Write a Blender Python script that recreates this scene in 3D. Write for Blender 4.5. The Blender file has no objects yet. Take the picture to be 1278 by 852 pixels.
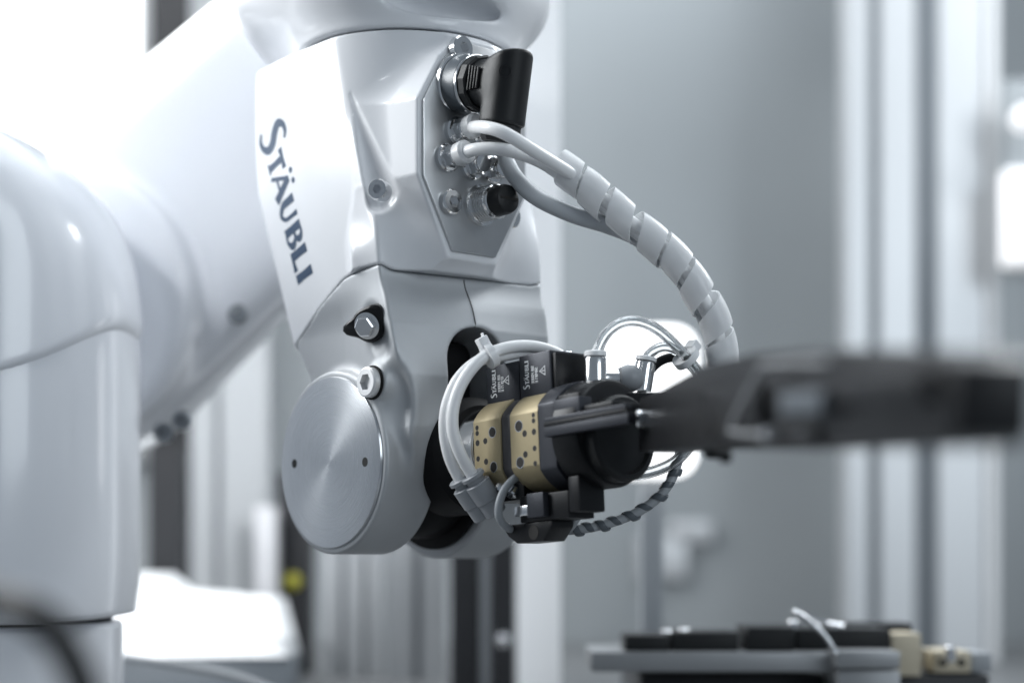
import bpy, bmesh, math, random
import numpy as np
from mathutils import Vector, Matrix

random.seed(4)
rng = np.random.default_rng(4)
sc = bpy.context.scene
COL = sc.collection

# ------------------------------------------------------------------ camera
FPX = 2000.0            # focal length in photo pixels (1278 wide)
HOR = 690.0             # horizon row of the photo (lens shifted upwards)
CZ = 1.2                # camera height
cam_d = bpy.data.cameras.new("camera")
cam_d.sensor_width = 36.0
cam_d.lens = FPX / 1278.0 * 36.0
cam_d.shift_y = (HOR - 426.0) / 1278.0
cam_d.clip_start = 0.02
cam_d.clip_end = 60.0
cam_d.dof.use_dof = True
cam_d.dof.focus_distance = 0.955
cam_d.dof.aperture_fstop = 2.6
cam = bpy.data.objects.new("camera", cam_d)
cam.location = (0, 0, CZ)
cam.rotation_euler = (math.radians(90), 0, 0)
COL.objects.link(cam)
sc.camera = cam

# ------------------------------------------------------------------ world + lamps
world = bpy.data.worlds.new("World")
sc.world = world
world.use_nodes = True
bg = world.node_tree.nodes["Background"]
bg.inputs[0].default_value = (0.72, 0.85, 1.0, 1)
bg.inputs[1].default_value = 0.23


def area(name, loc, target, sx, sy, power, col=(1, 1, 1), spread=180):
    d = bpy.data.lights.new(name, 'AREA')
    d.shape = 'RECTANGLE'
    d.size, d.size_y, d.energy, d.color = sx, sy, power, col
    o = bpy.data.objects.new(name, d)
    o.location = loc
    d.spread = math.radians(spread)
    o.rotation_euler = (Vector(target) - Vector(loc)).to_track_quat('-Z', 'Y').to_euler()
    COL.objects.link(o)
    return o


area("key_lamp", (-2.0, 1.28, 2.45), (-0.12, 1.02, 1.42), 1.1, 1.3, 72, (0.95, 0.98, 1))
area("overhead_lamp", (0.25, 1.75, 3.1), (0.15, 1.75, 1.2), 2.6, 1.4, 34, (0.88, 0.95, 1))
area("fill_lamp", (1.5, -0.75, 1.95), (0.0, 1.0, 1.35), 1.0, 1.2, 15, (0.86, 0.94, 1))
area("back_lamp", (-1.0, 1.95, 2.75), (-0.35, 1.60, 1.1), 0.8, 0.5, 20, (1, 1, 1))
area("rim_lamp", (1.05, 1.65, 2.35), (0.10, 0.95, 1.38), 0.6, 0.6, 16, (0.93, 0.97, 1))
area("added_front_lamp", (-1.25, -0.7, 2.6), (-0.55, 1.25, 1.66), 0.35, 0.35, 1.15, (0.96, 0.98, 1), spread=24)  # added lamp out of view, brightens the near face of the upper arm

sc.view_settings.view_transform = 'Standard'
sc.view_settings.look = 'None'
sc.view_settings.exposure = 0.0
sc.view_settings.gamma = 1.0
sc.render.film_transparent = False
sc.cycles.use_denoising = True
sc.cycles.max_bounces = 10
sc.cycles.transmission_bounces = 8
sc.cycles.transparent_max_bounces = 12
sc.cycles.caustics_reflective = False
sc.cycles.caustics_refractive = False


# ------------------------------------------------------------------ materials
def mat(name, color, rough=0.5, metal=0.0, noise=0.0, nscale=60.0, bump=0.0, bscale=400.0,
        coat=0.0, trans=0.0, ior=1.45, emit=None, estr=0.0, rvar=0.0, sss=0.0, aniso=0.0, stretch=None, alpha=1.0):
    m = bpy.data.materials.new(name)
    m.use_nodes = True
    nt = m.node_tree
    N, K = nt.nodes, nt.links
    b = N["Principled BSDF"]
    b.inputs["Base Color"].default_value = (*color, 1)
    b.inputs["Roughness"].default_value = rough
    b.inputs["Metallic"].default_value = metal
    b.inputs["IOR"].default_value = ior
    b.inputs["Coat Weight"].default_value = coat
    b.inputs["Coat Roughness"].default_value = 0.08
    b.inputs["Transmission Weight"].default_value = trans
    b.inputs["Anisotropic"].default_value = aniso
    b.inputs["Alpha"].default_value = alpha
    if sss:
        b.inputs["Subsurface Weight"].default_value = sss
        b.inputs["Subsurface Radius"].default_value = (0.006, 0.006, 0.006)
    if emit:
        b.inputs["Emission Color"].default_value = (*emit, 1)
        b.inputs["Emission Strength"].default_value = estr
    tc = N.new("ShaderNodeTexCoord")
    src = tc.outputs["Object"]
    if stretch:
        mp = N.new("ShaderNodeMapping")
        mp.inputs["Scale"].default_value = stretch
        K.new(src, mp.inputs["Vector"])
        src = mp.outputs["Vector"]
    if noise or rvar:
        n = N.new("ShaderNodeTexNoise")
        n.inputs["Scale"].default_value = nscale
        n.inputs["Detail"].default_value = 6
        n.inputs["Roughness"].default_value = 0.6
        K.new(src, n.inputs["Vector"])
        if noise:
            mr = N.new("ShaderNodeMapRange")
            mr.inputs["To Min"].default_value = 1 - noise
            mr.inputs["To Max"].default_value = 1 + noise
            K.new(n.outputs["Fac"], mr.inputs["Value"])
            mx = N.new("ShaderNodeVectorMath")
            mx.operation = 'SCALE'
            mx.inputs[0].default_value = color
            K.new(mr.outputs[0], mx.inputs["Scale"])
            K.new(mx.outputs[0], b.inputs["Base Color"])
        if rvar:
            mr2 = N.new("ShaderNodeMapRange")
            mr2.inputs["To Min"].default_value = max(0.02, rough - rvar)
            mr2.inputs["To Max"].default_value = rough + rvar
            K.new(n.outputs["Fac"], mr2.inputs["Value"])
            K.new(mr2.outputs[0], b.inputs["Roughness"])
    if bump:
        nb = N.new("ShaderNodeTexNoise")
        nb.inputs["Scale"].default_value = bscale
        nb.inputs["Detail"].default_value = 3
        K.new(src, nb.inputs["Vector"])
        bp = N.new("ShaderNodeBump")
        bp.inputs["Strength"].default_value = bump
        bp.inputs["Distance"].default_value = 0.0004
        K.new(nb.outputs["Fac"], bp.inputs["Height"])
        K.new(bp.outputs[0], b.inputs["Normal"])
    return m


M = {}
M['white'] = mat('white_paint', (0.80, 0.81, 0.83), 0.30, 0, 0.02, 30, 0.05, 700, coat=0.35, rvar=0.06)
M['white_far'] = mat('white_enamel', (0.80, 0.82, 0.86), 0.22, 0, 0.02, 20, 0.0, coat=0.5)
M['cast'] = mat('satin_cast_aluminium', (0.49, 0.505, 0.52), 0.52, 0.32, 0.05, 90, 0.10, 1400, rvar=0.05)
M['plate'] = mat('machined_plate', (0.52, 0.53, 0.54), 0.34, 0.9, 0.06, 50, 0.05, 900, rvar=0.07)
M['chrome'] = mat('nickel', (0.82, 0.82, 0.82), 0.15, 1.0, 0.04, 300, rvar=0.06)
M['steel'] = mat('bright_steel', (0.72, 0.73, 0.75), 0.22, 1.0, 0.05, 250, rvar=0.06)
M['blackpl'] = mat('black_plastic', (0.013, 0.014, 0.015), 0.42, 0, 0.15, 200, 0.25, 2500, rvar=0.08)
M['blackan'] = mat('black_anodised', (0.012, 0.0125, 0.014), 0.36, 0.2, 0.15, 120, 0.12, 2500, rvar=0.06)
M['blueblack'] = mat('blue_black_anodised', (0.038, 0.041, 0.050), 0.40, 0.4, 0.1, 120, 0.10, 2000)
M['rubber'] = mat('black_rubber', (0.010, 0.010, 0.011), 0.6, 0, 0.2, 100)
M['hole'] = mat('hole_black', (0.012, 0.010, 0.008), 0.5)
M['gold'] = mat('hard_anodised_gold', (0.42, 0.35, 0.215), 0.52, 0.35, 0.08, 160, 0.12, 1800, rvar=0.07)
M['darkband'] = mat('dark_band', (0.085, 0.083, 0.088), 0.5, 0.5, 0.2, 260, 0.2, 1500)
M['milky'] = mat('milky_hose', (0.93, 0.945, 0.96), 0.28, 0, 0, ior=1.4, sss=1.0)
M['wrap'] = mat('translucent_wrap', (0.94, 0.95, 0.96), 0.22, 0, 0.02, 200, 0.1, 900, ior=1.35, sss=0.9)
M['clear'] = mat('clear_hose', (0.93, 0.95, 0.96), 0.06, 0, 0, trans=0.92, ior=1.38)
M['greypl'] = mat('grey_plastic', (0.36, 0.375, 0.395), 0.42, 0, 0.04, 200, 0.1, 1500)
M['greycable'] = mat('grey_cable', (0.33, 0.35, 0.37), 0.38, 0, 0.05, 200)
M['darkcable'] = mat('slate_cable', (0.10, 0.115, 0.13), 0.34, 0, 0.05, 200)
M['navy'] = mat('navy_print', (0.016, 0.048, 0.105), 0.4)
M['ink'] = mat('white_print', (0.80, 0.81, 0.82), 0.5)
M['alu'] = mat('anodised_profile', (0.60, 0.615, 0.63), 0.38, 0.55, 0.03, 20, rvar=0.05, stretch=(40, 40, 1))
M['wall'] = mat('grey_panel', (0.36, 0.385, 0.40), 0.33, 0.25, 0.10, 1.6, rvar=0.05)
M['darkpost'] = mat('dark_post', (0.014, 0.015, 0.018), 0.5, 0, 0.1, 20)
M['bed'] = mat('machine_bed', (0.16, 0.165, 0.17), 0.45, 0.3, 0.15, 8)
M['whitebox'] = mat('white_sheet', (0.88, 0.89, 0.90), 0.35, 0, 0.02, 10)
M['cream'] = mat('cream_plastic', (0.56, 0.50, 0.38), 0.5, 0, 0.05, 60)
M['yellow'] = mat('yellow_plastic', (0.50, 0.47, 0.05), 0.45)
M['lamp'] = mat('lit_diffuser', (0.9, 0.9, 0.9), 0.5, emit=(0.97, 0.99, 1), estr=2.6)
M['white_glow'] = mat('glowing_white', (0.9, 0.9, 0.9), 0.5, emit=(1, 1, 1), estr=1.3)  # glow added to a white box that is not known to be a lamp


def cap_material():
    m = mat('turned_aluminium', (0.60, 0.615, 0.635), 0.33, 0.92)
    nt = m.node_tree
    N, K = nt.nodes, nt.links
    b = N["Principled BSDF"]
    b.inputs["Anisotropic"].default_value = 0.72
    b.inputs["Anisotropic Rotation"].default_value = 0.25
    t = N.new("ShaderNodeTangent")
    t.direction_type = 'RADIAL'
    t.axis = 'Z'
    K.new(t.outputs[0], b.inputs["Tangent"])
    # fine turning marks: rings round the object's own axis
    tc = N.new("ShaderNodeTexCoord")
    ln = N.new("ShaderNodeVectorMath")
    ln.operation = 'LENGTH'
    K.new(tc.outputs["Object"], ln.inputs[0])
    cx = N.new("ShaderNodeCombineXYZ")
    K.new(ln.outputs["Value"], cx.inputs[0])
    n = N.new("ShaderNodeTexNoise")
    n.inputs["Scale"].default_value = 2200
    n.inputs["Detail"].default_value = 4
    K.new(cx.outputs[0], n.inputs["Vector"])
    mr = N.new("ShaderNodeMapRange")
    mr.inputs["To Min"].default_value = 0.23
    mr.inputs["To Max"].default_value = 0.33
    K.new(n.outputs["Fac"], mr.inputs["Value"])
    K.new(mr.outputs[0], b.inputs["Roughness"])
    return m


M['zinc'] = mat('zinc_plated', (0.86, 0.86, 0.86), 0.42, 0.6, 0.03, 200)
M['cable'] = mat('light_grey_cable', (0.50, 0.52, 0.54), 0.34, 0, 0.04, 200)
M['midgrey'] = mat('gap_shade_grey', (0.20, 0.22, 0.24), 0.4, 0.1, 0.05, 40)
M['railalu'] = mat('dull_rail', (0.30, 0.31, 0.32), 0.42, 0.5, 0.06, 30)
M['dimwhite'] = mat('ivory_cover', (0.62, 0.62, 0.64), 0.4)
M['unit'] = mat('lit_unit', (0.8, 0.8, 0.82), 0.5, emit=(1, 1, 1), estr=0.55)
M['dullalu'] = mat('toned_down_profile', (0.40, 0.415, 0.43), 0.42, 0.4, 0.04, 20)  # profile grey darkened because the lamps lit the left posts too brightly
for k_ in ('blackan', 'blackpl'):
    M[k_].node_tree.nodes["Principled BSDF"].inputs["Specular IOR Level"].default_value = 0.32
M['cap'] = cap_material()


def thin_plastic(m, amount, clear, tint):
    """milky thin-walled plastic: light passes through and scatters"""
    nt = m.node_tree
    N, K = nt.nodes, nt.links
    b, out = N["Principled BSDF"], N["Material Output"]
    b.inputs["Transmission Weight"].default_value = 0
    tr = N.new("ShaderNodeBsdfTranslucent")
    tr.inputs[0].default_value = (*tint, 1)
    cl = N.new("ShaderNodeBsdfTransparent")
    m1 = N.new("ShaderNodeMixShader")
    m1.inputs[0].default_value = amount
    K.new(b.outputs[0], m1.inputs[1])
    K.new(tr.outputs[0], m1.inputs[2])
    m2 = N.new("ShaderNodeMixShader")
    m2.inputs[0].default_value = clear
    K.new(m1.outputs[0], m2.inputs[1])
    K.new(cl.outputs[0], m2.inputs[2])
    K.new(m2.outputs[0], out.inputs["Surface"])


thin_plastic(M['wrap'], 0.15, 0.10, (0.95, 0.96, 0.97))
M['rubber'].node_tree.nodes["Principled BSDF"].inputs["Specular IOR Level"].default_value = 0.15

# ------------------------------------------------------------------ frames
PSI = math.radians(48.6)
XL = Vector((math.cos(PSI), -math.sin(PSI), 0))       # tool side of the wrist
YL = Vector((math.sin(PSI), math.cos(PSI), 0))        # along the wrist pin, away from the viewer
O = Vector(((409 - 639) / FPX, 1.0, (HOR - 577) / FPX + CZ))


def R(x, y, z):
    """robot frame in millimetres -> world"""
    return O + (XL * x + YL * y + Vector((0, 0, z))) * 0.001


BETA = math.radians(3.4)


def T(a, b, c):
    """tool frame in millimetres (a along the tool axis, b sideways, c up) -> world"""
    return R(a * math.cos(BETA) - c * math.sin(BETA), 64 + b, a * math.sin(BETA) + c * math.cos(BETA))


def W(u, v, d):
    """a point seen at photo pixel u, v and standing d metres deep"""
    return Vector(((u - 639) / FPX * d, d, (HOR - v) / FPX * d + CZ))


def fmat(fn, o=(0, 0, 0)):
    """4x4 of an orthonormal frame (unit millimetre axes -> metres)"""
    p = fn(*o)
    ax = [(fn(o[0] + 1, o[1], o[2]) - p).normalized(), (fn(o[0], o[1] + 1, o[2]) - p).normalized(),
          (fn(o[0], o[1], o[2] + 1) - p).normalized()]
    m = Matrix.Identity(4)
    for i in range(3):
        for j in range(3):
            m[j][i] = ax[i][j]
    m.translation = p
    return m


# ------------------------------------------------------------------ object helpers
def thing(name, label, cat, loc, rotz=0.0, group=None):
    o = bpy.data.objects.new(name, None)
    o.empty_display_size = 0.02
    o.location = loc
    o.rotation_euler = (0, 0, rotz)
    o['label'], o['category'] = label, cat
    if group:
        o['group'] = group
    COL.objects.link(o)
    return o


def wmat(o):
    m = Matrix.LocRotScale(o.location, o.rotation_euler, o.scale)
    return wmat(o.parent) @ m if o.parent else m


def put(name, me, material, parent=None, mw=None, label=None, cat=None, group=None, kind=None):
    """link mesh data as one object whose world matrix is mw"""
    o = bpy.data.objects.new(name, me)
    if material is not None and len(me.materials) == 0:
        me.materials.append(material)
    mw = mw or Matrix.Identity(4)
    if parent is not None:
        o.parent = parent
        mw = wmat(parent).inverted() @ mw
    l, r, s = mw.decompose()
    o.location, o.rotation_euler = l, r.to_euler()
    COL.objects.link(o)
    if label:
        o['label'] = label
    if cat:
        o['category'] = cat
    if group:
        o['group'] = group
    if kind:
        o['kind'] = kind
    return o


def mesh_w(name, verts, faces, mw, smooth=False, angle=None):
    """mesh from world-space vertices, stored relative to mw"""
    inv = mw.inverted()
    me = bpy.data.meshes.new(name)
    me.from_pydata([tuple(inv @ Vector(v)) for v in verts], [], faces)
    me.validate()
    bm = bmesh.new()
    bm.from_mesh(me)
    bmesh.ops.recalc_face_normals(bm, faces=bm.faces)
    bm.to_mesh(me)
    bm.free()
    if smooth or angle:
        me.shade_smooth()
        if angle:
            me.set_sharp_from_angle(angle=math.radians(angle))
    return me


def bm_box(sx, sy, sz, bev=0.0, seg=2):
    bm = bmesh.new()
    bmesh.ops.create_cube(bm, size=1.0)
    bmesh.ops.scale(bm, vec=(sx, sy, sz), verts=bm.verts)
    if bev > 0:
        bmesh.ops.bevel(bm, geom=list(bm.edges), offset=bev, segments=seg, affect='EDGES', profile=0.6)
    return bm


def bm_mesh(name, bm, smooth_angle=35):
    me = bpy.data.meshes.new(name)
    bmesh.ops.recalc_face_normals(bm, faces=bm.faces)
    bm.to_mesh(me)
    bm.free()
    me.shade_smooth()
    me.set_sharp_from_angle(angle=math.radians(smooth_angle))
    return me


def box(name, fn, lo, hi, material, parent=None, bev=0.6, **kw):
    """a bevelled box between two corners of the frame fn (mm)"""
    c = [(l + h) / 2 for l, h in zip(lo, hi)]
    s = [abs(h - l) * 0.001 for l, h in zip(lo, hi)]
    me = bm_mesh(name, bm_box(*s, bev=min(bev * 0.001, min(s) * 0.45)))
    return put(name, me, material, parent, fmat(fn, c), **kw)


def wbox(name, lo, hi, material, parent=None, bev=0.002, rotz=0.0, **kw):
    """box in world metres"""
    c = Vector([(l + h) / 2 for l, h in zip(lo, hi)])
    s = [abs(h - l) for l, h in zip(lo, hi)]
    me = bm_mesh(name, bm_box(*s, bev=min(bev, min(s) * 0.4)))
    return put(name, me, material, parent, Matrix.Translation(c) @ Matrix.Rotation(rotz, 4, 'Z'), **kw)


def lathe_mesh(name, prof, seg=48, angle=32, squash=None, nsides=None):
    """profile [(z, r)] in mm turned round local Z; None breaks nothing, ends are capped"""
    n = nsides or seg
    verts, faces = [], []
    for z, r in prof:
        for k in range(n):
            a = 2 * math.pi * k / n
            verts.append((r * math.cos(a) * .001, r * math.sin(a) * .001, z * .001))
    for i in range(len(prof) - 1):
        for k in range(n):
            k2 = (k + 1) % n
            faces.append((i * n + k, i * n + k2, (i + 1) * n + k2, (i + 1) * n + k))
    faces.append(tuple(range(n - 1, -1, -1)))
    faces.append(tuple((len(prof) - 1) * n + k for k in range(n)))
    me = bpy.data.meshes.new(name)
    me.from_pydata(verts, [], faces)
    bm = bmesh.new()
    bm.from_mesh(me)
    bmesh.ops.recalc_face_normals(bm, faces=bm.faces)
    bm.to_mesh(me)
    bm.free()
    me.shade_smooth()
    me.set_sharp_from_angle(angle=math.radians(angle))
    return me


def axis_mat(p, d, up=Vector((0, 0, 1))):
    """matrix at p whose local Z points along d"""
    z = Vector(d).normalized()
    if abs(z.dot(up)) > 0.98:
        up = Vector((0, 1, 0))
    x = up.cross(z).normalized()
    y = z.cross(x)
    m = Matrix(((x.x, y.x, z.x, p[0]), (x.y, y.y, z.y, p[1]), (x.z, y.z, z.z, p[2]), (0, 0, 0, 1)))
    return m


def spline(pts, n=12):
    """Catmull-Rom through points"""
    P = [np.array(p, float) for p in pts]
    P = [2 * P[0] - P[1]] + P + [2 * P[-1] - P[-2]]
    out = []
    for i in range(1, len(P) - 2):
        p0, p1, p2, p3 = P[i - 1:i + 3]
        for k in range(n):
            t = k / n
            out.append(0.5 * ((2 * p1) + (-p0 + p2) * t + (2 * p0 - 5 * p1 + 4 * p2 - p3) * t * t
                              + (-p0 + 3 * p1 - 3 * p2 + p3) * t ** 3))
    out.append(P[-2])
    return np.array(out)


def frames(path):
    t = np.gradient(path, axis=0)
    t /= np.linalg.norm(t, axis=1)[:, None]
    n = np.zeros_like(t)
    ref = np.array([0.0, 1.0, 0.0])
    if abs(t[0] @ ref) > 0.9:
        ref = np.array([1.0, 0, 0])
    v = ref - t[0] * (ref @ t[0])
    n[0] = v / np.linalg.norm(v)
    for i in range(1, len(t)):
        v = n[i - 1] - t[i] * (n[i - 1] @ t[i])
        n[i] = v / np.linalg.norm(v)
    return t, n, np.cross(t, n)


def tube_mesh(name, pts, r, mw, seg=14, n=12, inner=None, raw=False):
    """tube along world points, radius r (metres; number or list), capped; inner gives a hollow hose"""
    path = np.array(pts) if raw else spline(pts, n)
    rr = np.full(len(path), r) if np.isscalar(r) else np.interp(np.linspace(0, 1, len(path)), np.linspace(0, 1, len(r)), r)
    t, a, b = frames(path)
    verts, faces = [], []

    def shell(scale, flip):
        base = len(verts)
        for i in range(len(path)):
            for k in range(seg):
                th = 2 * math.pi * k / seg
                verts.append(path[i] + rr[i] * scale * (math.cos(th) * a[i] + math.sin(th) * b[i]))
        for i in range(len(path) - 1):
            for k in range(seg):
                k2 = (k + 1) % seg
                q = (base + i * seg + k, base + i * seg + k2, base + (i + 1) * seg + k2, base + (i + 1) * seg + k)
                faces.append(q[::-1] if flip else q)
        return base
    b0 = shell(1.0, True)
    L = (len(path) - 1) * seg
    if inner:
        b1 = shell(inner, False)
        for k in range(seg):
            k2 = (k + 1) % seg
            faces.append((b0 + k, b0 + k2, b1 + k2, b1 + k))
            faces.append((b0 + L + k2, b0 + L + k, b1 + L + k, b1 + L + k2))
    else:
        faces.append(tuple(b0 + k for k in range(seg)))
        faces.append(tuple(b0 + L + k for k in range(seg - 1, -1, -1)))
    return mesh_w(name, verts, faces, mw, angle=60)


def prism_mesh(name, fn, poly, axis, lo, hi, mw, bev=0.0):
    """2-D polygon (mm) extruded along one axis of the frame fn between lo and hi"""
    def pt(p, h):
        q = list(p)
        q.insert(axis, h)
        return fn(*q)
    n = len(poly)
    v = [pt(p, lo) for p in poly] + [pt(p, hi) for p in poly]
    f = [tuple(range(n)), tuple(range(2 * n - 1, n - 1, -1))] + [(k, (k + 1) % n, n + (k + 1) % n, n + k) for k in range(n)]
    me = mesh_w(name, v, f, mw)
    if bev:
        bm = bmesh.new()
        bm.from_mesh(me)
        es = [e for e in bm.edges if len(e.link_faces) == 2 and e.calc_face_angle(0) > math.radians(25)]
        bmesh.ops.bevel(bm, geom=es, offset=bev * .001, segments=2, affect='EDGES', profile=0.6)
        bm.to_mesh(me)
        bm.free()
    me.shade_smooth()
    me.set_sharp_from_angle(angle=math.radians(35))
    return me


# ------------------------------------------------------------------ implicit surfaces for the cast housings
def smin(a, b, k):
    h = np.clip(0.5 + 0.5 * (b - a) / k, 0, 1)
    return b * (1 - h) + a * h - k * h * (1 - h)


def smax(a, b, k):
    return -smin(-a, -b, k)


def sstep(x, a, b):
    t = np.clip((x - a) / (b - a), 0, 1)
    return t * t * (3 - 2 * t)


def f_plane(P, p, n):
    n = np.array(n, float)
    n /= np.linalg.norm(n)
    return (P[0] - p[0]) * n[0] + (P[1] - p[1]) * n[1] + (P[2] - p[2]) * n[2]


def f_box(P, c, h, r):
    q = [np.abs(P[i] - c[i]) - (h[i] - r) for i in range(3)]
    o = np.sqrt(sum(np.maximum(x, 0) ** 2 for x in q))
    return o + np.minimum(np.maximum(np.maximum(q[0], q[1]), q[2]), 0) - r


def f_cyl(P, ax, c, rad, lo, hi, r):
    i, j = [k for k in range(3) if k != ax]
    d = np.sqrt((P[i] - c[0]) ** 2 + (P[j] - c[1]) ** 2) - rad + r
    z = np.abs(P[ax] - (lo + hi) / 2) - (hi - lo) / 2 + r
    return np.minimum(np.maximum(d, z), 0) + np.sqrt(np.maximum(d, 0) ** 2 + np.maximum(z, 0) ** 2) - r


def f_caps(P, a, b, ra, rb):
    a, b = np.array(a, float), np.array(b, float)
    d = b - a
    t = np.clip(sum((P[i] - a[i]) * d[i] for i in range(3)) / (d @ d), 0, 1)
    return np.sqrt(sum((P[i] - a[i] - t * d[i]) ** 2 for i in range(3))) - (ra + (rb - ra) * t)


def f_ell(P, c, rad):
    k = np.sqrt(sum(((P[i] - c[i]) / rad[i]) ** 2 for i in range(3)))
    return (k - 1) * min(rad)


def nets(f, lo, hi, h):
    """surface nets: quads on the zero set of f over a box, pulled onto the surface"""
    ax = [np.arange(l, u + h, h) for l, u in zip(lo, hi)]
    G = np.meshgrid(*ax, indexing='ij')
    V = f(G).astype(np.float32)
    nx, ny, nz = V.shape
    S = V < 0
    cs = np.zeros((nx - 1, ny - 1, nz - 1), np.int8)
    for i in (0, 1):
        for j in (0, 1):
            for k in (0, 1):
                cs += S[i:nx - 1 + i, j:ny - 1 + j, k:nz - 1 + k]
    act = (cs > 0) & (cs < 8)
    idx = -np.ones(act.shape, np.int64)
    cells = np.argwhere(act)
    idx[act] = np.arange(len(cells))
    acc = np.zeros((len(cells), 3))
    cnt = np.zeros(len(cells))
    corners = [(i, j, k) for i in (0, 1) for j in (0, 1) for k in (0, 1)]
    for a in corners:
        for d in range(3):
            if a[d] == 1:
                continue
            b = list(a)
            b[d] = 1
            va = V[cells[:, 0] + a[0], cells[:, 1] + a[1], cells[:, 2] + a[2]]
            vb = V[cells[:, 0] + b[0], cells[:, 1] + b[1], cells[:, 2] + b[2]]
            m = (va < 0) != (vb < 0)
            t = np.where(m, va / np.where(m, va - vb, 1), 0)
            pt = np.array(a, float) + np.outer(t, np.array(b) - np.array(a))
            acc[m] += pt[m]
            cnt[m] += 1
    P = (cells + acc / cnt[:, None]) * h + np.array(lo)
    for _ in range(3):
        e = h * 0.25
        A = [P[:, i] for i in range(3)]
        v0 = f(A)
        g = np.stack([(f([A[j] + (e if j == i else 0) for j in range(3)]) - f([A[j] - (e if j == i else 0) for j in range(3)])) / (2 * e) for i in range(3)], 1)
        g2 = np.maximum((g ** 2).sum(1), 0.05)
        step = g * (v0 / g2)[:, None]
        ln = np.linalg.norm(step, axis=1)
        step *= np.minimum(1, h * 0.5 / np.maximum(ln, 1e-9))[:, None]
        P = P - 0.8 * step
    Q = []
    for d in range(3):
        a, b = [k for k in range(3) if k != d]
        s0 = [slice(None)] * 3
        s1 = [slice(None)] * 3
        s0[d] = slice(0, -1)
        s1[d] = slice(1, None)
        E0, E1 = S[tuple(s0)], S[tuple(s1)]
        ed = np.argwhere(E0 != E1)
        ed = ed[(ed[:, a] > 0) & (ed[:, b] > 0) & (ed[:, a] < V.shape[a] - 1) & (ed[:, b] < V.shape[b] - 1)]
        ins = E0[ed[:, 0], ed[:, 1], ed[:, 2]]

        def cell(da, db):
            q = ed.copy()
            q[:, a] -= da
            q[:, b] -= db
            return idx[q[:, 0], q[:, 1], q[:, 2]]
        q = np.stack([cell(1, 1), cell(0, 1), cell(0, 0), cell(1, 0)], 1)
        flip = ins if d != 1 else ~ins
        q[~flip] = q[~flip][:, ::-1]
        Q.append(q)
    Q = np.concatenate(Q)
    Q = Q[(Q >= 0).all(1)]
    return P, Q


def nets_mesh(name, f, lo, hi, h, scale=0.001):
    P, Q = nets(f, lo, hi, h)
    me = bpy.data.meshes.new(name)
    me.vertices.add(len(P))
    me.vertices.foreach_set("co", (P * scale).astype(np.float32).ravel())
    me.loops.add(len(Q) * 4)
    me.loops.foreach_set("vertex_index", Q.astype(np.int32).ravel())
    me.polygons.add(len(Q))
    me.polygons.foreach_set("loop_start", (np.arange(len(Q)) * 4).astype(np.int32))
    me.update(calc_edges=True)
    me.validate()
    me.shade_smooth()
    return me


ROBOT_M = fmat(R)

# ================================================================== SETTING
# rear wall of the cell, machine bed
wbox("rear_wall", (-2.2, 2.75, 0.2), (2.6, 2.80, 3.4), M['wall'], kind='structure')
wbox("machine_bed", (-1.2, 0.55, 0.98), (1.5, 2.74, 1.045), M['bed'], kind='structure', bev=0.004)
BED = 1.045


def px_box(name, u0, u1, v0, v1, d, thick, material, parent=None, bev=0.002, bottom=None, top=None, **kw):
    a, b = W(u0, v1, d), W(u1, v0, d)
    z0 = bottom if bottom is not None else a.z
    z1 = top if top is not None else b.z
    return wbox(name, (a.x, d, z0), (b.x, d + thick, z1), material, parent, bev, **kw)


# ---- cell frame posts (aluminium profiles with real slots)
def profile(name, label, u0, u1, d, depth, slots, material, top=3.0, group=None, bottom=BED):
    """upright with grooves: cross-section polygon extruded up; slots are (u0, u1) grooves in the front face"""
    x0, x1 = W(u0, 0, d).x, W(u1, 0, d).x
    t = thing(name, label, "post", ((x0 + x1) / 2, d + depth / 2, bottom), group=group)
    pts = [(x0, d)]
    for s0, s1 in slots:
        a, b = W(s0, 0, d).x, W(s1, 0, d).x
        pts += [(a, d), (a, d + 0.022), (b, d + 0.022), (b, d)]
    pts += [(x1, d), (x1, d + depth), (x0, d + depth)]
    mw = Matrix.Translation(t.location)
    n = len(pts)
    v = [Vector((p[0], p[1], bottom)) for p in pts] + [Vector((p[0], p[1], top)) for p in pts]
    f = [tuple(range(n)), tuple(range(2 * n - 1, n - 1, -1))] + [(k, (k + 1) % n, n + (k + 1) % n, n + k) for k in range(n)]
    me = mesh_w("profile_bar", v, f, mw)
    put("profile_bar", me, material, t, mw)
    for s0, s1 in slots:
        a, b = W(s0, 0, d).x, W(s1, 0, d).x
        wbox("slot_strip", (a + 0.0006, d + 0.005, bottom), (b - 0.0006, d + 0.0215, top), M['midgrey'], t, bev=0.0005)
    return t


profile("frame_post", "pale aluminium post rising right behind the robot wrist", 646, 700, 1.56, 0.045, [], M['whitebox'])
profile("frame_post", "grooved aluminium post with one dark slot at the right", 1058, 1142, 2.3, 0.06, [(1084, 1099)], M['alu'])
profile("frame_post", "plain aluminium post beside the thin bright strip at the far right", 1172, 1229, 2.3, 0.06, [], M['alu'])
px_box("glass_edge_strip", 1233, 1247, -200, 852, 2.3, 0.02, M['whitebox'], bottom=BED, top=3.0,
       label="thin bright vertical strip right of the aluminium posts", cat="strip")
px_box("gap_shade_panel", 1140, 1175, -200, 852, 2.307, 0.02, M['midgrey'], bottom=BED, top=3.0,  # grey sheet carries the shadow of the gap as colour
       label="dark grey panel put in for the shadow between the two right posts", cat="panel")

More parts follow.
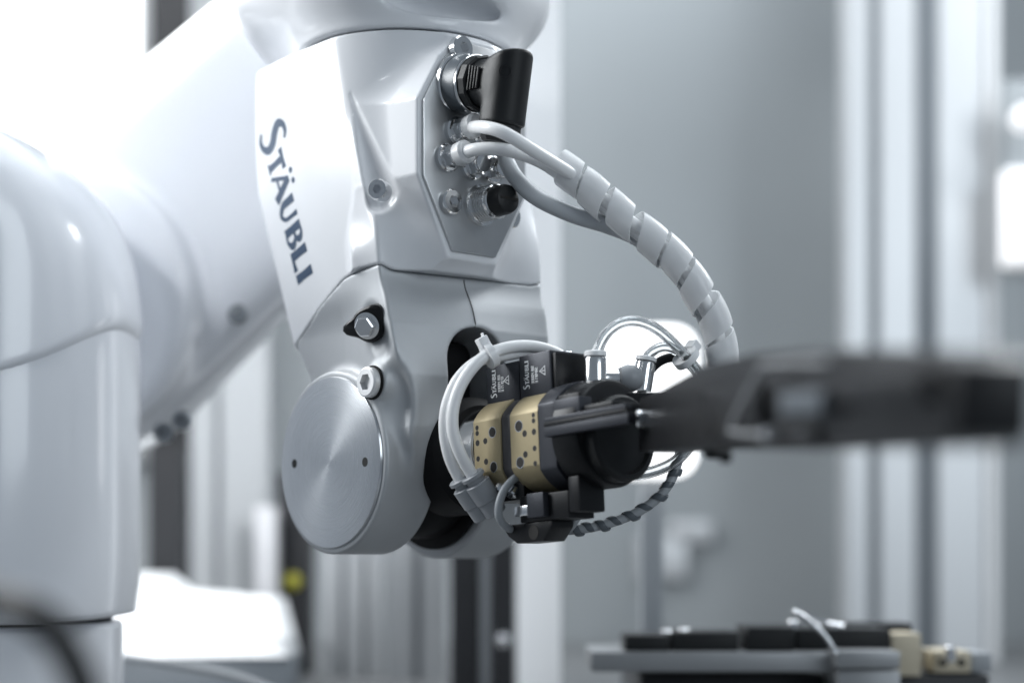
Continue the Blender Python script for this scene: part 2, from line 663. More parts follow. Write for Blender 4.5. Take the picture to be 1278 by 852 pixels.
# ---- lit window at the upper left and dark upright beside it
t = thing("light_panel", "large blown out white light panel behind the robot at upper left", "lamp", W(0, 200, 2.70))
px_box("diffuser", -420, 168, -330, 560, 2.70, 0.03, M['lamp'], t)
fr = px_box("lamp_frame", -440, 186, -345, 575, 2.735, 0.012, M['alu'], t)
profile("dark_post", "black upright beside the bright panel at the top left", 190, 282, 2.62, 0.06, [], M['darkpost'])

# ---- blurred things low behind the wrist
profile("dark_post", "black upright low behind the white sheet metal box", 186, 226, 1.95, 0.05, [], M['darkpost'], top=W(0, 555, 1.95).z)
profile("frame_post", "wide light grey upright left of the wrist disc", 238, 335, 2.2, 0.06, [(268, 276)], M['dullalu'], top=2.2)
t = px_box("white_cover", 318, 345, 632, 770, 2.0, 0.03, M['dimwhite'], bottom=BED,
           label="small upright white cover just left of the wrist disc", cat="cover")
profile("dark_post", "narrow black upright behind the left rim of the wrist disc", 347, 388, 2.05, 0.04, [], M['darkpost'], top=W(0, 590, 2.05).z)
yb = put("push_button", lathe_mesh("push_button", [(0, 10), (3, 10), (4, 8.5), (9, 8.5), (10, 7), (10.5, 0.5)], 32), M['yellow'], None,
         axis_mat(W(366, 725, 2.049), (0, -1, 0)), label="round yellow push button on the narrow black upright", cat="button")
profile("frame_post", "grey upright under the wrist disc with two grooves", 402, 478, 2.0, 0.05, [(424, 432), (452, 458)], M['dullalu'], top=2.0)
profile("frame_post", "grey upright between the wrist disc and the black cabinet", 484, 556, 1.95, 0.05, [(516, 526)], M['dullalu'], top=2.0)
t = thing("cabinet", "black cabinet standing under the far wrist fork", "cabinet", W(600, 852, 1.72))
px_box("side_panel", 562, 598, 560, 900, 1.70, 0.2, M['darkpost'], t, bottom=BED)
px_box("centre_strip", 599, 612, 560, 900, 1.705, 0.2, M['greycable'], t, bottom=BED)
px_box("side_panel", 613, 643, 560, 900, 1.70, 0.2, M['darkpost'], t, bottom=BED)
put("lock", lathe_mesh("lock", [(0, 7), (3, 7), (4, 5.5), (5, 0.5)], 24), M['steel'], t, axis_mat(W(629, 798, 1.699), (0, -1, 0)))

# ---- white sheet metal box at the lower left
t = thing("sheet_metal_box", "bright white sheet metal box on the bed left of the wrist", "box", W(260, 866, 1.70))
d0 = 1.70
poly = [(118, 818), (118, 716), (196, 716), (222, 738), (262, 741), (300, 745), (340, 748), (352, 796), (358, 818)]
v = [W(u, vv, d0 + (0.13 if vv < 760 else 0.0)) for u, vv in poly]
for q in v:
    q.z = max(q.z, BED + 0.001)
v += [q + Vector((0.005, 0.07, 0)) for q in v]
n = len(poly)
mw = Matrix.Translation(t.location)
put("cover_sheet", mesh_w("cover_sheet", v, [tuple(range(n)), tuple(range(2 * n - 1, n - 1, -1))] + [(k, (k + 1) % n, n + (k + 1) % n, n + k) for k in range(n)], mw), M['whitebox'], t, mw)
px_box("plinth", 116, 366, 819, 900, d0 + 0.004, 0.07, M['midgrey'], t, bottom=BED)
px_box("hinge_block", 232, 262, 754, 763, d0 + 0.09, 0.012, M['greycable'], t)
px_box("hinge_block", 276, 292, 758, 766, d0 + 0.09, 0.012, M['greycable'], t)

# ---- overexposed white box behind the gripper, its brightness put in as glow
t = thing("glowing_box", "white square box behind the clear hose loops, given its own glow", "lamp", W(812, 600, 1.46))
bk = bm_box(.0882, .0900, .1404, 0.032, 6)
bk_c = W(812.5, 501, 1.446)
bmesh.ops.scale(bk, vec=(1, 0.012 / 0.09, 1), verts=bk.verts)
put("diffuser", bm_mesh("diffuser", bk), M['white_glow'], t, Matrix.Translation(bk_c))  # front of the white box with added glow, not a known lamp diffuser
px_box("box_backing", 778, 848, 430, 572, 1.453, 0.03, M['alu'], t)
px_box("stand", 800, 828, 600, 900, 1.456, 0.02, M['greycable'], t, bottom=BED)

# ---- reflections on the rear wall put in as pale plates, and a white unit
for (u0, u1, v0, v1, lab) in [(795, 858, 668, 722, "lower of two pale plates standing in for reflections on the rear wall"),
                              (838, 890, 650, 676, "upper of two pale plates standing in for reflections on the rear wall")]:
    px_box("wall_reflection", u0, u1, v0, v1, 2.73, 0.018, M['alu'], label=lab, cat="plate", group="plates for rear wall reflections")
t = thing("wall_unit", "white lit unit at the far right edge beside the bright strip", "lamp", W(1268, 330, 1.9))
px_box("unit_body", 1256, 1330, 208, 330, 2.2, 0.04, M['unit'], t, bev=0.01)
put("lamp_dome", lathe_mesh("lamp_dome", [(0, 17), (14, 17), (21, 14), (25, 8), (26, 1)], 32), M['unit'], t, axis_mat(W(1276, 150, 2.22), (0, -1, 0)))
px_box("mounting_plate", 1252, 1340, 100, 345, 2.245, 0.012, M['wall'], t)

# ================================================================== ROBOT
robot = thing("robot_arm", "large white six axis robot arm with grey metal wrist", "robot arm", R(0, 64, -160), -PSI)

# ---- base column, shoulder, upper arm (upper left, behind the wrist)
colx, cold = W(-70, 0, 1.12).x, 1.13
cr = 0.128


def f_column(P, grow=0.0):
    x, y, z = P
    d = np.sqrt((np.abs(x - colx) ** 2.6 + np.abs(y - cold) ** 2.6) ** (2 / 2.6)) - cr
    d = smax(d, W(0, 779, 1.02).z - z, 0.003)
    # the rounded top of the shoulder casting
    d = smax(d, f_ell(P, (colx - 0.01, cold, 1.27), (0.175, 0.30, 0.232)), 0.03)
    return d - grow


def f_shoulder(P):
    c = W(-40, 255, 1.05)
    x, y, z = P
    r = np.sqrt((x - c.x) ** 2 + (z - c.z) ** 2 * 0.9 + 0.0 * y)
    return smax(f_column(P, 0.0035), r - 0.112 - 0.10 * (1.13 - y) * 0, 0.004)


col_M = Matrix.Translation((colx, cold, BED))


def wnets(name, f, lo, hi, h, mw):
    me = nets_mesh(name, f, lo, hi, h, 1.0)
    me.transform(mw.inverted())
    return me


put("base_column", wnets("base_column", f_column, (colx - 0.02, cold - 0.18, 1.05), (colx + 0.18, cold + 0.18, 1.60), 0.0035, col_M), M['white_far'], robot, col_M)
put("shoulder_cover", wnets("shoulder_cover", f_shoulder, (colx - 0.02, cold - 0.18, 1.15), (colx + 0.18, cold + 0.03, 1.56), 0.003, col_M), M['white_far'], robot, col_M)
# the foot of the column below the joint line
zj = W(0, 779, 1.02).z
foot = lathe_mesh("column_foot", [(0, 124), ((zj - BED) * 1000 - 7, 124), ((zj - BED) * 1000 - 3.5, 121.5), ((zj - BED) * 1000 - 3, 116)], 96)
put("column_foot", foot, M['white_far'], robot, Matrix.Translation((colx - 0.004, cold, BED + 0.001)))
gap = lathe_mesh("joint_gap", [(0, 116), (9, 116)], 72)
put("joint_gap", gap, M['rubber'], robot, Matrix.Translation((colx - 0.004, cold, zj - 0.004)))

# upper arm
ua, ub = W(500, 20, 1.30), W(92, 392, 1.30)


def f_upper(P):
    x, y, z = P
    a = np.array([ua.x, ua.z])
    b = np.array([ub.x, ub.z])
    d = b - a
    t = np.clip(((x - a[0]) * d[0] + (z - a[1]) * d[1]) / (d @ d), 0, 1)
    d2 = np.sqrt((x - a[0] - t * d[0]) ** 2 + (z - a[1] - t * d[1]) ** 2) - (0.100 + 0.018 * t)
    yy = np.abs(y - 1.315) - 0.065
    f = smax(d2, yy, 0.05)
    # flat cover of the shoulder joint, proud on the near side
    disc = smax(np.sqrt((x - b[0]) ** 2 + (z - b[1]) ** 2) - 0.112, np.abs(y - 1.29) - 0.062, 0.02)
    f = smin(f, disc, 0.012)
    # elbow end carries the forearm: a drum on the near side
    el = smax(np.sqrt((x - a[0]) ** 2 + (z - a[1]) ** 2) - 0.085, np.abs(y - 1.20) - 0.09, 0.03)
    return smin(f, el, 0.03)


ua_M = Matrix.Translation(ua)
put("upper_arm", wnets("upper_arm", f_upper, (ub.x - 0.14, 1.08, ub.z - 0.15), (ua.x + 0.13, 1.42, ua.z + 0.13), 0.005, ua_M), M['white_far'], robot, ua_M)
for u, vv in ((297, 392), (228, 525), (205, 540)):
    put("arm_screw", lathe_mesh("arm_screw", [(0, 8), (4, 8), (6, 6.5), (6.2, 3.5), (3, 3.2), (3, 0.2)], 24), M['midgrey'], robot, axis_mat(W(u, vv, 1.262), (0, -1, 0)))

# ---- elbow housing above the forearm
CXF, CYF = -2.0, 64.0


def f_elbow(P):
    x, y, z = P
    r = np.sqrt((x - CXF) ** 2 + (y - CYF) ** 2)
    rad = 71.5 + 10 * sstep(z, 263, 300)
    d = smax(r - rad, 263.0 - z, 2.2)
    blk = f_box(P, (CXF - 25, CYF + 6, 345), (78, 84, 62), 26)
    d = smin(d, blk, 26)
    rear = f_box(P, (-72, 66, 318), (46, 58, 46), 26)
    d = smin(d, rear, 22)
    # long scooped recess above the joint
    d = smax(d, -f_ell(P, (CXF + 66, CYF - 26, 280), (22, 46, 9.5)), 3)
    return smax(d, z - 420, 4)


put("elbow_housing", nets_mesh("elbow_housing", f_elbow, (-130, -40, 258), (112, 160, 425), 2.0), M['white'], robot, ROBOT_M)
put("joint_gap", lathe_mesh("joint_gap", [(0, 66), (8, 66)], 72), M['rubber'], robot, fmat(R, (CXF, CYF, 257)))

# ---- forearm cover
BOSS = [(12.5, 169), (12.5, 214), (29, 243), (42, 257), (72, 257), (90, 243), (100, 214), (100, 169), (74, 122), (36, 122)]


def f_poly(y, z, poly):
    d = None
    n = len(poly)
    cy = sum(p[0] for p in poly) / n
    cz = sum(p[1] for p in poly) / n
    for k in range(n):
        (y0, z0), (y1, z1) = poly[k], poly[(k + 1) % n]
        ny, nz = z1 - z0, y0 - y1
        L = math.hypot(ny, nz)
        ny, nz = ny / L, nz / L
        if (cy - y0) * ny + (cz - z0) * nz > 0:
            ny, nz = -ny, -nz
        e = (y - y0) * ny + (z - z0) * nz
        d = e if d is None else np.maximum(d, e)
    return d


def seam_z(x, y):
    """height of the joint line between the painted cover and the bare wrist"""
    side = np.interp(x, [-110, -60, -25, 10, 30, 48, 80], [66, 82, 99.5, 114, 117.5, 118.5, 115.5])
    front = 115.0
    w = sstep(np.minimum(y, 128 - y), 3, 16)
    w = np.where(x > 20, w, 0)
    return side * (1 - w) + front * w


def f_forearm_body(P):
    x, y, z = P
    ys = np.minimum(y, 128 - y)                       # mirrored halves
    t = sstep(z, 108, 215)
    cyl = np.sqrt((x - CXF) ** 2 + (y - CYF) ** 2) - 70
    fx = 57.0 + 9.0 * sstep(116 - z, 0, 40) + 8 * sstep(z, 116, 230)
    bx = x - fx + np.where(y < 64, (64 - y) * 0.17, (64 - y) * 0.11)
    front = bx * (1 - t) + cyl * t
    side70 = np.abs(y - CYF) - 70
    w = sstep(x, CXF - 14, CXF + 6)
    front = front * w + side70 * (1 - w)
    # side facet next to the front edge, and the lettered facet behind it
    A = (-(ys - (-5 + .07 * (258 - z)))) * 0.997
    nB = np.array([-0.185, -0.98, 0.069])
    pB = (5.4, 4.7, 118.8)
    qB = (-34.3, -2.8, 226.1)
    dv = np.array(qB) - np.array(pB)
    nB = nB - dv * (nB @ dv) / (dv @ dv)
    nB /= np.linalg.norm(nB)
    B = (x - pB[0]) * nB[0] + (ys - pB[1]) * nB[1] + (z - pB[2]) * nB[2]
    d = smax(front, A, 1.6)
    d = smax(d, B, 2.2)
    back = -(x - (-74 - 0.29 * (np.minimum(z, 185) - 81)))
    back = smax(back, -((x + 102) * 0.80 + (238 - z) * 0.36), 16)
    return smax(d, back, 16)


def f_forearm(P):
    x, y, z = P
    d = f_forearm_body(P)
    # raised, flared boss that carries the connector plate
    b2 = f_poly(y, z, BOSS) - np.maximum(0, 75 - x) * (0.17 + 0.35 * sstep(z, 150, 122))
    boss = smax(x - 75.0, b2 * 0.92, 1.4)
    boss = smax(boss, -(x - 30), 4)
    d = smin(d, boss, 7 + 13 * sstep(z, 170, 130))
    # leaf-shaped hollow beside the boss, running out into the scoop under it
    d = smax(d, -f_caps(P, (25.5, -1.0, 224), (50, 1.5, 160), 0.8, 12.0), 1.6)
    d = smax(d, -f_caps(P, (54, -5, 158), (72, 6, 134), 12, 8.0), 8)
    d = smax(d, z - 261.6, 1.2)
    return smax(d, seam_z(x, y) + 0.30 - z, 0.7)


put("forearm_cover", nets_mesh("forearm_cover", f_forearm, (-124, -12, 62), (80, 142, 265), 1.25), M['white'], robot, ROBOT_M)
forearm = [o for o in robot.children if o.name.startswith("forearm_cover")][0]

# ---- wrist housing (bare cast metal fork)
RN = 57.2


def f_wrist_core(P):
    x, y, z = P
    ys = np.minimum(y, 128 - y)
    # body under the seam: continues the section of the cover and runs down to the pin
    k = np.interp(z, [-60, 14, 51, 83, 118], [0, 0, 0.07, 0.20, 0.17])
    front = x - np.interp(z, [-60, 0, 20, 51, 60, 82, 100, 118], [56, 62, 67, 70, 70, 69.5, 64, 57]) + np.where(y < 64, (64 - y) * k, (64 - y) * np.interp(z, [-60, 51, 83, 118], [0, 0, 0.02, 0.11]))
    rear = -(x - np.interp(z, [-60, 0, 40, 60, 82, 118], [-40, -44, -50, -56, -72, -84]))
    side = -(ys - np.interp(z, [-60, 5, 20, 50, 83, 120], [26, 18, 11, 5.5, 5.0, 4.6]))
    # towards the rear the side dips behind the pin
    dip = np.interp(x, [-90, -40, 0, 25, 40], [12, 11, 8, 2.5, 0]) * sstep(z, 116, 82)
    side = side + dip
    d = smax(smax(front, side, 2.2), rear, 20)
    d = smax(d, -60 - z, 5)
    w = sstep(z, 92, 116)
    return d * (1 - w) + f_forearm_body(P) * w


def f_wrist(P):
    x, y, z = P
    d = f_wrist_core(P)
    d = smax(d, -(z - (-8)), 14)
    # scooped pockets along the front corner
    d = smax(d, -f_caps(P, (37, -3.5, 85), (51, -1.0, 67), 13.5, 9.0), 3.0)
    d = smax(d, -f_ell(P, (61, 3.0, 33), (9.5, 13, 25)), 6)
    near = f_cyl(P, 1, (0, 0), RN, 2.6, 44, 2.2)
    far = f_cyl(P, 1, (0, 0), 60.0, 84, 126, 2.2)
    d = smin(d, near, 8)
    d = smin(d, far, 8)
    # boss round the hexagon socket screw
    d = smin(d, f_cyl(P, 1, (43.5, 46.8), 11.0, 3.6, 30, 2.0), 4)
    # fork slot with a round head
    hw = 22.0
    slot = np.where(z > 61, np.sqrt((y - 64) ** 2 + (z - 61) ** 2) - hw, np.abs(y - 64) - hw)
    slot = np.maximum(slot, -(x + 62))
    d = smax(d, -slot, 2.0)
    return smax(d, z - (seam_z(x, y) - 0.30), 0.7)


wrist = put("wrist_housing", nets_mesh("wrist_housing", f_wrist, (-98, -4, -66), (82, 132, 124), 1.25), M['cast'], robot, ROBOT_M)
# dark gasket that shows in the joint line
gask = nets_mesh("joint_gasket", lambda P: smax(f_forearm_body(P) + 1.3, np.abs(P[2] - seam_z(P[0], P[1])) - 2.2, 0.5), (-120, -2, 52), (72, 132, 124), 2.2)
put("joint_gasket", gask, M['midgrey'], robot, ROBOT_M)

# end cap of the wrist pin: brushed disc with two pin holes
capM = axis_mat(R(0, 2.9, 0), -YL)
cap = put("end_cap", lathe_mesh("end_cap", [(-3, 53.6), (1.2, 53.6), (1.9, 53.2), (2.0, 52.4), (2.0, 40), (2.0, 24), (2.0, 10), (2.0, 0.4)], 160), M['cap'], robot, capM)
put("cap_groove", lathe_mesh("cap_groove", [(-3, 54.6), (0.15, 54.6)], 128), M['hole'], robot, capM)
hm = lathe_mesh("pin_hole", [(-2, 2.9), (0.12, 2.9), (0.12, 2.6)], 24)
for a, b in ((-38.5, 1.0), (38.0, -1.2)):
    put("pin_hole", hm, M['hole'], cap, axis_mat(R(a, 1.0, b), -YL))
# far fork: its own cover disc faces away; black seals inside the fork
put("fork_seal", lathe_mesh("fork_seal", [(0, 54), (3.5, 54), (4.2, 52), (4.2, 1)], 96), M['rubber'], robot, axis_mat(R(0, 87.0, 0), -YL))
put("fork_seal", lathe_mesh("fork_seal", [(0, 53), (3, 53), (3.5, 51), (3.5, 1)], 96), M['rubber'], robot, axis_mat(R(0, 41.5, 0), YL))
put("wrist_drum", lathe_mesh("wrist_drum", [(0, 44), (6, 47), (34, 47), (40, 44)], 96), M['rubber'], robot, axis_mat(R(0, 44, 0), YL))
box("slot_liner", R, (-58, 42.4, 6), (40, 85.6, 78), M['rubber'], robot, bev=8)

# parting line on the front of the wrist above the fork
pl = []
for k in range(14):
    z = 113.6 - k * 2.35
    xs = np.linspace(90, 40, 600)
    yy = 63.0
    vv = f_wrist([xs, np.full_like(xs, yy), np.full_like(xs, z)])
    pl.append(R(xs[np.argmax(vv < 0)] + 0.1, yy, z))
put("parting_line", tube_mesh("parting_line", pl, 0.00042, ROBOT_M, seg=6, n=3), M['hole'], robot, ROBOT_M)


def hex_socket(parent, name, p, n, r, h, material=None, socket=0.5):
    """cap screw: turned head with a real hexagon socket"""
    bm = bmesh.new()
    N = 36
    prof = [(0, r), (h * 0.82, r), (h, r * 0.88)]
    rings = []
    for z, q in prof:
        rings.append([bm.verts.new((q * math.cos(2 * math.pi * k / N) * .001, q * math.sin(2 * math.pi * k / N) * .001, z * .001)) for k in range(N)])
    sr = r * socket

    def hexr(a):
        a = (a % (math.pi / 3)) - math.pi / 6
        return sr * math.cos(math.pi / 6) / math.cos(a)
    for z in (h, h - 0.62 * h):
        rings.append([bm.verts.new((hexr(2 * math.pi * k / N) * math.cos(2 * math.pi * k / N) * .001, hexr(2 * math.pi * k / N) * math.sin(2 * math.pi * k / N) * .001, z * .001)) for k in range(N)])
    for a, b in zip(rings[:-1], rings[1:]):
        for k in range(N):
            bm.faces.new((a[k], a[(k + 1) % N], b[(k + 1) % N], b[k]))
    bm.faces.new(rings[-1])
    bm.faces.new(rings[0][::-1])
    me = bm_mesh(name, bm, 30)
    return put(name, me, material or M['chrome'], parent, axis_mat(p, n))


hex_socket(wrist, "socket_screw", R(43.7, 2.2, 46.5), -YL + XL * 0.03, 9.2, 5.5, M['zinc'], socket=0.58)
put("washer", lathe_mesh("washer", [(0, 10.4), (1.2, 10.4), (1.3, 10)], 40), M['rubber'], wrist, axis_mat(R(43.7, 2.9, 46.5), -YL))

# hexagon screw with a black bent locking tab, higher up in its pocket
tp = R(40.0, 3.0, 82.0)
tn = (-YL * 0.82 + XL * 0.42 - Vector((0, 0, 0.30))).normalized()
tm = axis_mat(tp, tn)
pts = []
for k in range(40):
    a = 2 * math.pi * k / 40
    r = 10.6
    rr = r + 7.5 * max(0, math.cos(a - math.radians(188))) ** 14 + 3.5 * max(0, math.cos(a - math.radians(52))) ** 8
    pts.append((rr * math.cos(a), rr * math.sin(a)))
bm = bmesh.new()
lo_ = [bm.verts.new((p[0] * .001, p[1] * .001, -0.004)) for p in pts]
hi_ = [bm.verts.new((p[0] * .001, p[1] * .001, 0.0016)) for p in pts]
h2_ = [bm.verts.new((p[0] * .00088, p[1] * .00088, 0.0028)) for p in pts]
for a_, b_ in ((lo_, hi_), (hi_, h2_)):
    for k in range(40):
        bm.faces.new((a_[k], a_[(k + 1) % 40], b_[(k + 1) % 40], b_[k]))
bm.faces.new(h2_)
bm.faces.new(lo_[::-1])
put("locking_tab", bm_mesh("locking_tab", bm, 40), M['blackan'], wrist, tm)
hexscrew = lathe_mesh("hex_screw", [(2.6, 8.2), (4.2, 8.2), (4.4, 7.6)], 40)
put("screw_flange", hexscrew, M['chrome'], wrist, tm)
put("hex_screw", lathe_mesh("hex_screw", [(4.3, 6.4), (8.4, 6.4), (9.2, 5.6)], nsides=6, angle=20), M['steel'], wrist, tm)

# screw at the leaf-shaped hollow of the cover
hex_socket(forearm, "cover_screw", R(52.0, 3.5, 160.5), -YL * 0.86 + XL * 0.5, 6.4, 8, M['steel'], 0.45)

# ---- lettering on the forearm
NAVY_Z = 0.25


def stroke(pts, w):
    """flat ribbon outline along 2-D points with widths (single or per point)"""
    P = np.array(pts, float)
    ws = (np.full(len(P), w) if np.isscalar(w) else np.array(w, float)) * 1.16
    t = np.gradient(P, axis=0)
    t /= np.linalg.norm(t, axis=1)[:, None]
    n = np.stack([-t[:, 1], t[:, 0]], 1)
    return P + n * ws[:, None] / 2, P - n * ws[:, None] / 2


def sp2(pts, n=8):
    return spline([(p[0], p[1], p[2] if len(p) > 2 else 0) for p in pts], n)


def logo_strokes():
    """the word mark: tall swash S and flared small capitals; units of cap height"""
    S = []                                              # (points, widths)
    q = sp2([(0.82, 1.36, .10), (0.62, 1.50, .17), (0.36, 1.46, .20), (0.20, 1.20, .26), (0.36, 0.90, .30), (0.64, 0.62, .30),
             (0.74, 0.30, .26), (0.56, 0.02, .20), (0.28, -0.06, .17), (0.02, 0.10, .10)])
    S.append((q[:, :2], q[:, 2]))
    x = 1.0
    S.append(([(x, 0.93), (x + .36, .95), (x + .72, 0.93)], [.22, .12, .22]))          # T
    S.append(([(x + .36, 0.95), (x + .36, .5), (x + .36, .06)], [.24, .20, .24]))
    S.append(([(x + .16, .04), (x + .56, .04)], .08))
    x = 1.72
    S.append(([(x, 0.0), (x + .2, .5), (x + .42, 1.0)], [.13, .12, .14]))              # A
    S.append(([(x + .40, 1.0), (x + .62, .5), (x + .84, 0)], [.24, .25, .29]))
    S.append(([(x + .2, .34), (x + .66, .34)], .11))
    for dx in (.24, .62):
        a = np.linspace(0, 2 * math.pi, 17)
        S.append(('poly', [(x + dx + .105 * math.cos(k), 1.24 + .105 * math.sin(k)) for k in a[:-1]]))
    x = 2.72
    q = sp2([(x + .12, 1.0, .27), (x + .12, .62, .25), (x + .14, .28, .22), (x + .38, .05, .16), (x + .62, .24, .13), (x + .66, .62, .13), (x + .66, 1.0, .17)])
    S.append((q[:, :2], q[:, 2]))                                                      # U
    x = 3.68
    S.append(([(x + .13, 1.0), (x + .13, .5), (x + .13, 0)], [.28, .25, .28]))         # B
    q = sp2([(x + .2, .945, .11), (x + .42, .945, .12), (x + .58, .76, .22), (x + .42, .55, .12), (x + .2, .55, .10)])
    S.append((q[:, :2], q[:, 2]))
    q = sp2([(x + .2, .54, .10), (x + .46, .53, .12), (x + .66, .29, .24), (x + .46, .055, .12), (x + .2, .055, .11)])
    S.append((q[:, :2], q[:, 2]))
    x = 4.55
    S.append(([(x + .13, 1.0), (x + .13, .5), (x + .13, 0)], [.28, .25, .28]))         # L
    S.append(([(x + .2, .075), (x + .45, .075), (x + .66, .085)], [.13, .15, .22]))
    x = 5.36
    S.append(([(x + .13, 1.0), (x + .13, .5), (x + .13, 0)], [.29, .25, .29]))         # I
    return S


LOGO_LEN = 5.64


def lettering(name, place, material, parent, mw, lift=0.02):
    """place(s, h, k) gives the world point of logo coordinates; every stroke a hair above the last"""
    verts, faces = [], []
    for i, st in enumerate(logo_strokes()):
        b0 = len(verts)
        if isinstance(st[0], str):
            verts += [place(p[0], p[1], i) for p in st[1]]
            faces.append(tuple(range(b0, len(verts))))
        else:
            P = np.array(st[0], float)
            L, Rr = stroke(P, st[1])
            for a, b in zip(L, Rr):
                verts += [place(a[0], a[1], i), place(b[0], b[1], i)]
            for k in range(len(P) - 1):
                faces.append((b0 + 2 * k, b0 + 2 * k + 1, b0 + 2 * k + 3, b0 + 2 * k + 2))
    inv = mw.inverted()
    me = bpy.data.meshes.new(name)
    me.from_pydata([tuple(inv @ Vector(v)) for v in verts], [], faces)
    return put(name, me, material, parent, mw)


def surf_y(f, x, z, y0=-15.0, y1=40.0):
    """first y at which the housing f is met coming from the viewer's side"""
    ys = np.linspace(y0, y1, 900)
    v = f([np.full_like(ys, x), ys, np.full_like(ys, z)])
    k = np.argmax(v < 0)
    return ys[k]


def logo_place(s, h, k):
    # baseline runs from the S (upper left) down to the I; letter tops point to the front edge
    f = s / LOGO_LEN
    x0, z0 = -84.0 + f * 34.0, 221.0 - f * 102.5
    hx, hz = 21.5, 4.6
    x, z = x0 + h * hx, z0 + h * hz
    y = surf_y(f_forearm_body, x, z)
    return R(x, y - 0.16 - 0.006 * k, z)


lettering("lettering", logo_place, M['navy'], forearm, ROBOT_M)

# ---- connector plate with fittings
PXX = 75.0


def on_plate(u, v, x=PXX):
    """robot-frame point on the plane x seen at pixel u, v"""
    ray = W(u, v, 1.0) - Vector((0, 0, CZ))
    n = XL
    o = O - Vector((0, 0, CZ))
    t = (n.dot(o) + x * .001) / n.dot(ray)
    p = ray * t - o
    return (p.dot(YL) * 1000, p.z * 1000)


plate_poly = [(15.5, 168), (15.5, 213), (30.5, 240), (44, 253.5), (70, 253.5), (86, 240), (96, 213), (96, 168), (72, 126), (38, 126)]
mwp = fmat(R, (PXX, 56, 190))
plate = put("connector_plate", prism_mesh("connector_plate", R, plate_poly, 0, PXX - 1.5, PXX + 2.2, mwp, bev=0.5), M['plate'], robot, mwp)
PF = PXX + 2.2
for (u, v) in ((573, 62), (560, 253), (645, 268)):
    y, z = on_plate(u, v, PF)
    hex_socket(plate, "plate_screw", R(PF - 0.2 - (9 if u == 645 else 0), y, z), XL, 7.6, 5.2, M['chrome'], 0.5)
# pneumatic couplings
COUP = []
for (u, v) in ((568, 165), (556, 198), (587, 208), (601, 170), (612, 213)):
    y, z = on_plate(u, v, PF)
    COUP.append((y, z))
    cp = put("coupling", lathe_mesh("coupling", [(0, 8.6), (3.2, 8.6), (4.2, 7.6), (4.4, 6.0), (11, 6.0), (11.6, 5.4), (12.5, 5.4)], 36), M['chrome'], plate, axis_mat(R(PF, y, z), XL))
    put("coupling_nut", lathe_mesh("coupling_nut", [(4.2, 6.8), (9.5, 6.8), (10.2, 6.2)], nsides=6, angle=20), M['chrome'], cp, axis_mat(R(PF, y, z), XL))
# round threaded socket with a slotted black cap
y, z = on_plate(598, 257, PF)
prof = [(0, 12.5), (3, 12.5), (3.4, 10.5)]
for k in range(6):
    prof += [(4 + k * 2.2, 10.8), (4.7 + k * 2.2, 10.8), (5.1 + k * 2.2, 9.2), (5.7 + k * 2.2, 9.2)]
prof += [(17.6, 10.4), (18.2, 9.6)]
ss = put("threaded_socket", lathe_mesh("threaded_socket", prof, 48, 25), M['chrome'], plate, axis_mat(R(PF, y, z), XL))
put("slotted_cap", lathe_mesh("slotted_cap", [(17, 9.0), (25, 9.0), (27.2, 8.2), (28.2, 6.0), (28.4, 0.5)], 48), M['blackpl'], ss, axis_mat(R(PF, y, z), XL))
sb = bm_box(.0014, .0135, .0032)
put("cap_slot", bm_mesh("cap_slot", sb), M['hole'], ss, axis_mat(R(PF + 26.9, y, z), XL) @ Matrix.Rotation(math.radians(90), 4, 'Z'))

# ---- right-angle cable plug
y, z = on_plate(574, 106, PF)
PB = R(PF, y, z)
plug = thing("cable_plug", "black right angle plug screwed into the connector plate", "plug", PB, -PSI)
DR = math.radians(11)
XP = XL * math.cos(DR) - Vector((0, 0, math.sin(DR)))
ZP = XL * math.sin(DR) + Vector((0, 0, math.cos(DR)))


def PG(x, yy, zz):
    """plug frame: the plug hangs a little below square to the plate"""
    return PB + (XP * (x - PF) + YL * (yy - y) + ZP * (zz - z)) * 0.001


am = axis_mat(PB, XP)
put("base_ring", lathe_mesh("base_ring", [(0.3, 18.5), (2.6, 18.5), (3.2, 17.6)], 56), M['chrome'], plug, am)
put("coupling_sleeve", lathe_mesh("coupling_sleeve", [(3, 17.0), (4, 17.4), (14.5, 16.9), (15.2, 16.3)], 56), M['darkcable'], plug, am)
put("seal_ring", lathe_mesh("seal_ring", [(15, 16.9), (16.6, 17.1), (17.2, 16.6)], 56), M['chrome'], plug, am)
put("sleeve_collar", lathe_mesh("sleeve_collar", [(16.8, 15.5), (18, 16.6), (23, 16.6), (24, 15.5)], nsides=12, angle=20), M['blackpl'], plug, am)


def f_plug(P):
    x, y_, z_ = P
    neck = f_cyl(P, 0, (0, 0), 14.0, 20, 46, 3)
    body = f_cyl(P, 2, (44.5, -0.5), 13.6, -24.5, 20, 2.0)
    top = smax(body, (x - 44) * -0.33 + (z_ - 14.5) * 0.94, 3)
    d = smin(neck, top, 5)
    return smax(d, np.abs(y_) - 13.4, 2)


plugM = fmat(PG, (PF, y, z))
pb = put("plug_body", nets_mesh("plug_body", f_plug, (14, -18, -36), (62, 18, 22), 0.8), M['blackpl'], plug, plugM)
for k in range(4):
    box("grip_rib", PG, (PF + 25.5 + k * 2.6, y - 15.0, z - 6.5 + 0.4 * k), (PF + 26.6 + k * 2.6, y - 13.0, z + 8.0 - 0.4 * k), M['blackpl'], pb, bev=0.4)
